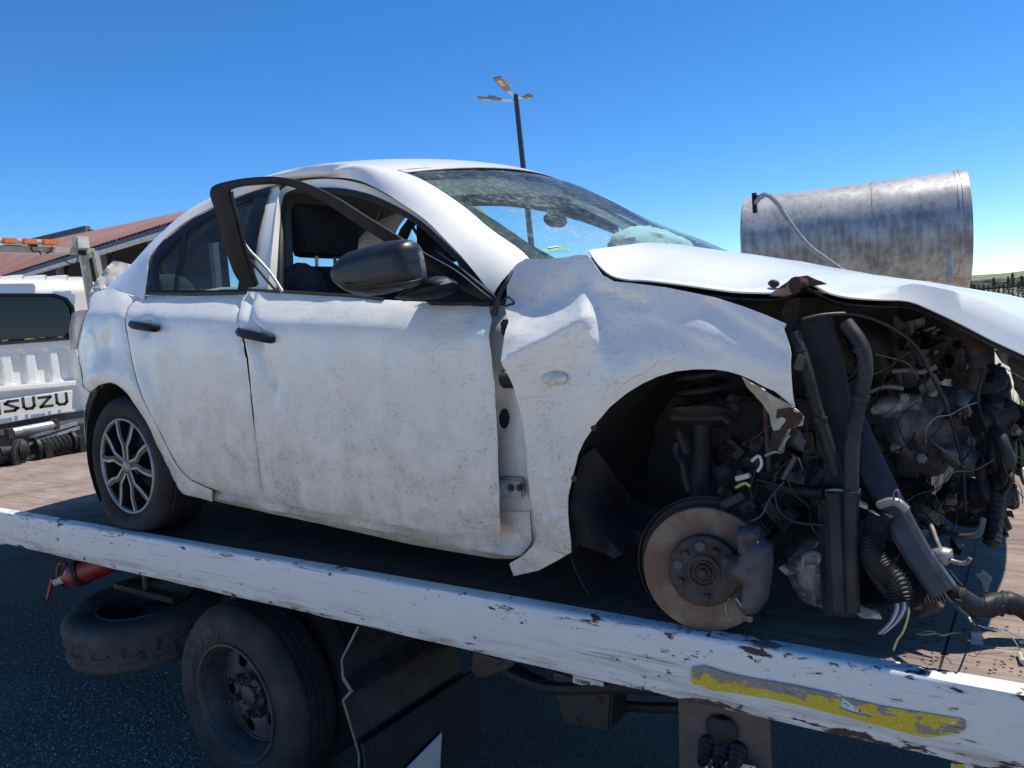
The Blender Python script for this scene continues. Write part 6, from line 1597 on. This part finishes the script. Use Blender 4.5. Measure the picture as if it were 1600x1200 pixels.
junk(16, (1345, 1540, 505, 600), (.45, .65), ('dark2', 'strut', 'engine', 'dark'), (10, 26), .04)
junk(18, (1360, 1560, 740, 860), (.30, .50), ('dark2', 'strut', 'engine', 'dark', 'brown_metal'), (9, 22), .04)
junk(20, (1545, 1592, 560, 830), (.34, .50), ('dark', 'dark2', 'engine', 'engine_light', 'strut'), (6, 18), .03)
junk(14, (1120, 1255, 620, 800), (.10, .30), ('dark', 'dark2', 'strut', 'engine'), (7, 18), .03)
junk(10, (1345, 1440, 850, 960), (.06, .14), ('dark', 'dark2', 'strut'), (8, 20), .02)
for u, v in ((1368, 640), (1398, 700), (1440, 716), (1500, 640), (1520, 690), (1458, 612), (1412, 622), (1530, 660)):
    b = MB(); b.lathe([(0, .012), (.009, .012), (.009, .004), (.014, .003), (.014, 0)], PY(u, v, .455), (0, -1, .1), 6); b.build('engine_bolt', M['engine_light'], CAR, smooth=20)
for k in range(46):
    u0, v0 = (rj.uniform(1340, 1590), rj.uniform(510, 800)) if k < 32 else (rj.uniform(1110, 1260), rj.uniform(620, 780)); y_ = rj.uniform(.26, .44) if k < 32 else rj.uniform(.06, .2)
    a = rj.uniform(0, 2 * pi); L = rj.uniform(14, 34); pts = [(u0, v0, y_)]
    for j in range(rj.choice((3, 4, 5))):
        a += rj.uniform(-.9, .9); pts.append((pts[-1][0] + L * cos(a), pts[-1][1] + L * abs(sin(a)) * .9 + 3, y_ + rj.uniform(-.04, .04)))
    hose('loose_wire', pts, rj.choice((.0009, .0012, .0016, .0022)), M[rj.choice(('wire_b', 'wire_b', 'dark2', 'grey', 'engine', 'engine_light', 'brown_metal', 'wire_b') if k % 3 else ('wire_b', 'dark2'))], 5, seg=4)
# torn bumper scraps against the bright yard
for pts, mt in (([(1552, 545, .48), (1570, 552, .46), (1590, 558, .48), (1600, 572, .5), (1588, 590, .5), (1578, 574, .48), (1566, 566, .47)], 'cream'), ([(1575, 560, .45), (1600, 556, .46), (1640, 570, .48), (1640, 620, .5), (1604, 634, .5), (1588, 612, .48), (1580, 585, .46)], 'dark2'), ([(1560, 590, .5), (1576, 584, .5), (1582, 604, .5), (1574, 622, .5), (1564, 612, .5)], 'cream'), ([(1570, 620, .42), (1610, 640, .42), (1640, 690, .45), (1600, 700, .45), (1578, 660, .44)], 'dark')):
    crumple('bumper_scrap', pts, M[mt], 6, .02, 20)
crumple('front_slam_panel', [(1230, 470, .22), (1250, 465, .22), (1245, 505, .20), (1236, 520, .19), (1226, 512, .2), (1222, 486, .21)], M['brown_metal'], 6, .01, 20)
b = MB(); b.box(PY(1250, 567, .05), (.022, .012, .035), Matrix.Rotation(.4, 3, 'Y')); b.build('relay', M['grey'], CAR, bevel=.003)
# far side of the bay and the front cross members
b = MB(); b.box((3.02, 1.0, .14), (.10, 1.1, .09)); b.build('front_crossmember', M['undercoat'], CAR, bevel=.012)
b = MB(); b.prism([(2.2, 1.32, .14), (3.2, 1.32, .14), (3.2, 1.32, .69), (3.0, 1.32, .76), (2.6, 1.32, .87), (2.2, 1.32, .95)], (0, .04, 0)); b.build('inner_wing', M['undercoat'], CAR)
# radiator lying torn on the deck, mesh and tank
b = MB(); r0, r1, r2, r3 = PY(1330, 830, .26), PY(1452, 880, .18), PY(1482, 940, .12), PY(1340, 950, .14)
nu, nv = 26, 16
for i in range(nu + 1): b.bar(r0.lerp(r1, i / nu), r3.lerp(r2, i / nu), .0022, .004)
for j in range(nv + 1): b.bar(r0.lerp(r3, j / nv), r1.lerp(r2, j / nv), .0022, .004)
o = b.build('grille_mesh', M['dark'], CAR, smooth=0); o['kind'] = 'stuff'
b = MB(); bk = Vector((0, .05, -.01)); b.add([r0 + bk, r1 + bk, r2 + bk, r3 + bk], [(0, 1, 2, 3)]); b.build('radiator_core', M['liner'], CAR, solid=.02)
blob('radiator_tank', [(1336, 944), (1372, 956), (1380, 968), (1346, 966), (1334, 956)], .08, .02, .03, M['cream'], step=.01)
crumple('undertray', [(1424, 945, .10), (1478, 940, .08), (1470, 956, .06), (1440, 966, .06), (1424, 960, .08)], M['brown_metal'], 6, .008, 14)
hose('wiring_harness', [(1376, 800, .07), (1366, 830, .07), (1362, 862, .06), (1380, 890, .05), (1400, 910, .04), (1410, 940, .03)], lambda t: .026 * (1 + .07 * sin(t * 190)), M['dark'], 10, seg=24)
hose('wiring_harness', [(1352, 810, .08), (1348, 850, .07), (1366, 890, .06), (1396, 930, .05)], lambda t: .018 * (1 + .09 * sin(t * 170)), M['seal'], 9, seg=26)
for k in range(10):
    e = (k - 5) * 2.0; mt = ('wire_p', 'wire_g', 'wire_w', 'wire_p', 'wire_b')[k % 5]
    hose('harness_wire', [(1406 + e, 930, .03), (1410 + e * 1.1, 950, .015), (1398 + e * .8, 972, .01), (1378 + e * .6, 990, .012)], .0024, M[mt], 5)
hose('harness_wire', [(1414, 940, .03), (1420, 955, .01), (1412, 985, .0), (1402, 1000, -.005), (1396, 1016, -.01)], .0024, M['wire_y'], 5)
hose('lower_hose', [(1470, 900, .2), (1500, 935, .18), (1530, 950, .2), (1560, 942, .24), (1590, 946, .26), (1630, 970, .26)], lambda t: .025 * (1 + .12 * noise.noise(Vector((t * 9, 1, 2)))), M['dark'], 12)
hose('dangling_lead', [(1478, 934, .05), (1498, 952, .05), (1514, 966, .05), (1520, 976, .05)], .0045, M['wire_b'], 6)

# ------------------------------------------------------------------ loose debris on the deck, each a thing of its own
def debris(name, label, cat, p, group=None): return thing(name, label, cat, (p.x, p.y, 0), group)
p = PZ(1266, 940, .0)
T = debris('broken_headlamp', 'smashed clear headlamp lying on the deck beside the brake disc', 'headlamp', p)
hl = [(1228, 862), (1246, 846), (1272, 834), (1296, 828), (1298, 860), (1298, 920), (1292, 950), (1270, 946), (1248, 934), (1236, 912), (1230, 900), (1222, 892), (1232, 886)]
yh = .16
V, F = pillow(hl, yh, .05, .05, .012, amp=.014, fr=22, flat=.4); b = MB(); b.add(V, F); b.build('lens', M['lens_clear'], T, smooth=35)
V, F = pillow([(1240, 880), (1262, 866), (1290, 862), (1292, 930), (1268, 932), (1246, 915)], yh + .02, .03, .03, .012, amp=.012, fr=22); b = MB(); b.add(V, F); b.build('reflector', M['silver'], T, smooth=35)
b = MB(); b.tube(spline([PY(1254, 884, yh - .05), PY(1258, 868, yh - .055), PY(1274, 864, yh - .055), PY(1282, 872, yh - .05), PY(1276, 882, yh - .05)], 4), .007, 7); b.ball(PY(1268, 872, yh - .045), (.022, .014, .016), 10, 6); b.build('bulb_holder', M['engine_light'], T)
b = MB(); b.prism([PY(1230, 900, yh - .02), PY(1216, 888, yh - .03), PY(1222, 884, yh - .03), PY(1242, 896, yh - .02)], (0, .02, 0)); b.build('mounting_lug', M['cream'], T)
p = PZ(1525, 1002, .0)
T = debris('cable_connector', 'grey plastic cable plug lying on the dark deck beside the hose', 'connector', p)
b = MB(); q = PY(1526, 996, p.y); b.box(q, (.022, .014, .030), Matrix.Rotation(.08, 3, 'Y')); b.box(q + Vector((0, -.006, -.008)), (.026, .016, .010)); b.build('plug_body', M['silver'], T, bevel=.002)
b = MB(); b.box(q + Vector((-.003, 0, .024)), (.012, .012, .022)); b.build('plug_neck', M['grey'], T, bevel=.002)
b = MB(); b.tube(spline([q + Vector((-.003, 0, .03)), PY(1518, 972, .05), PY(1514, 964, .05)], 4), .002, 5); b.tube(spline([q + Vector((-.002, 0, .03)), PY(1545, 982, p.y), PY(1575, 990, p.y), PY(1592, 1012, p.y), PY(1597, 1026, p.y)], 4), .0014, 5); b.build('lead', M['wire_w'], T)
p = PZ(1542, 930, .0)
T = debris('plastic_shard', 'pale broken plastic shard standing beside the black hose', 'shard', p)
b = MB(); q = [PY(u, v, p.y) for u, v in ((1523, 897), (1534, 894), (1550, 906), (1546, 912), (1544, 926), (1538, 924), (1534, 908))]; b.prism(q, (0, .01, .004)); b.build('shard', M['silver'], T, smooth=0)
p = PZ(1590, 1030, .0)
T = debris('bent_pin', 'small white bent metal pin on the sunlit deck corner', 'pin', p)
b = MB(); b.tube([PZ(1592, 1003, .004), PZ(1640, 1007, .004)], .004, 6); b.tube([PZ(1592, 1020, .004), PZ(1598, 1034, .006)], .005, 6); b.build('pin', M['cream'], T)
T = debris('twig', 'thin dry yellow twig lying on the shaded deck', 'twig', PZ(1470, 990, 0))
b = MB(); b.tube(spline([PZ(1432, 990, .004), PZ(1446, 992, .006), PZ(1462, 990, .008), PZ(1474, 993, .006), PZ(1490, 989, .004), PZ(1505, 991, .003)], 4), .0022, 5); b.tube(spline([PZ(1440, 988, .004), PZ(1455, 986, .010), PZ(1468, 992, .004)], 4), .0015, 5); b.build('stalk', M['wire_y'], T)
rnd = random.Random(4); b = MB()
for k in range(160):                                    # crumbs of glass, rust and soil
    u, v = rnd.uniform(1180, 1600), rnd.uniform(930, 1060); p = PZ(u, v, .003)
    if not (EY + .07 < p.y < 1.2): continue
    s_ = rnd.uniform(.001, .0032); b.ball(p, (s_ * 1.4, s_, s_ * .7), 6, 4, fn=lambda q: q * (1 + .5 * noise.noise(q * 300 + p * 40)))
o = b.build('crumbs', M['brown_metal'], None); o['kind'] = 'stuff'
b = MB()
for k in range(4200):                                   # grit on the yard in the near left corner
    p = PZ(rnd.uniform(-60, 320), rnd.uniform(930, 1230), -HB + .002); s_ = rnd.uniform(.002, .006) * (1.6 if rnd.random() < .08 else 1)
    b.add([p + Vector((s_, 0, 0)), p + Vector((-s_ * .6, s_, 0)), p + Vector((-s_ * .5, -s_, 0)), p + Vector((0, 0, s_))], [(0, 1, 3), (1, 2, 3), (2, 0, 3)])
o = b.build('grit', simple('pale_grit', (.26, .26, .25), .8, var=.6, scale=40), None, smooth=0); o['kind'] = 'stuff'
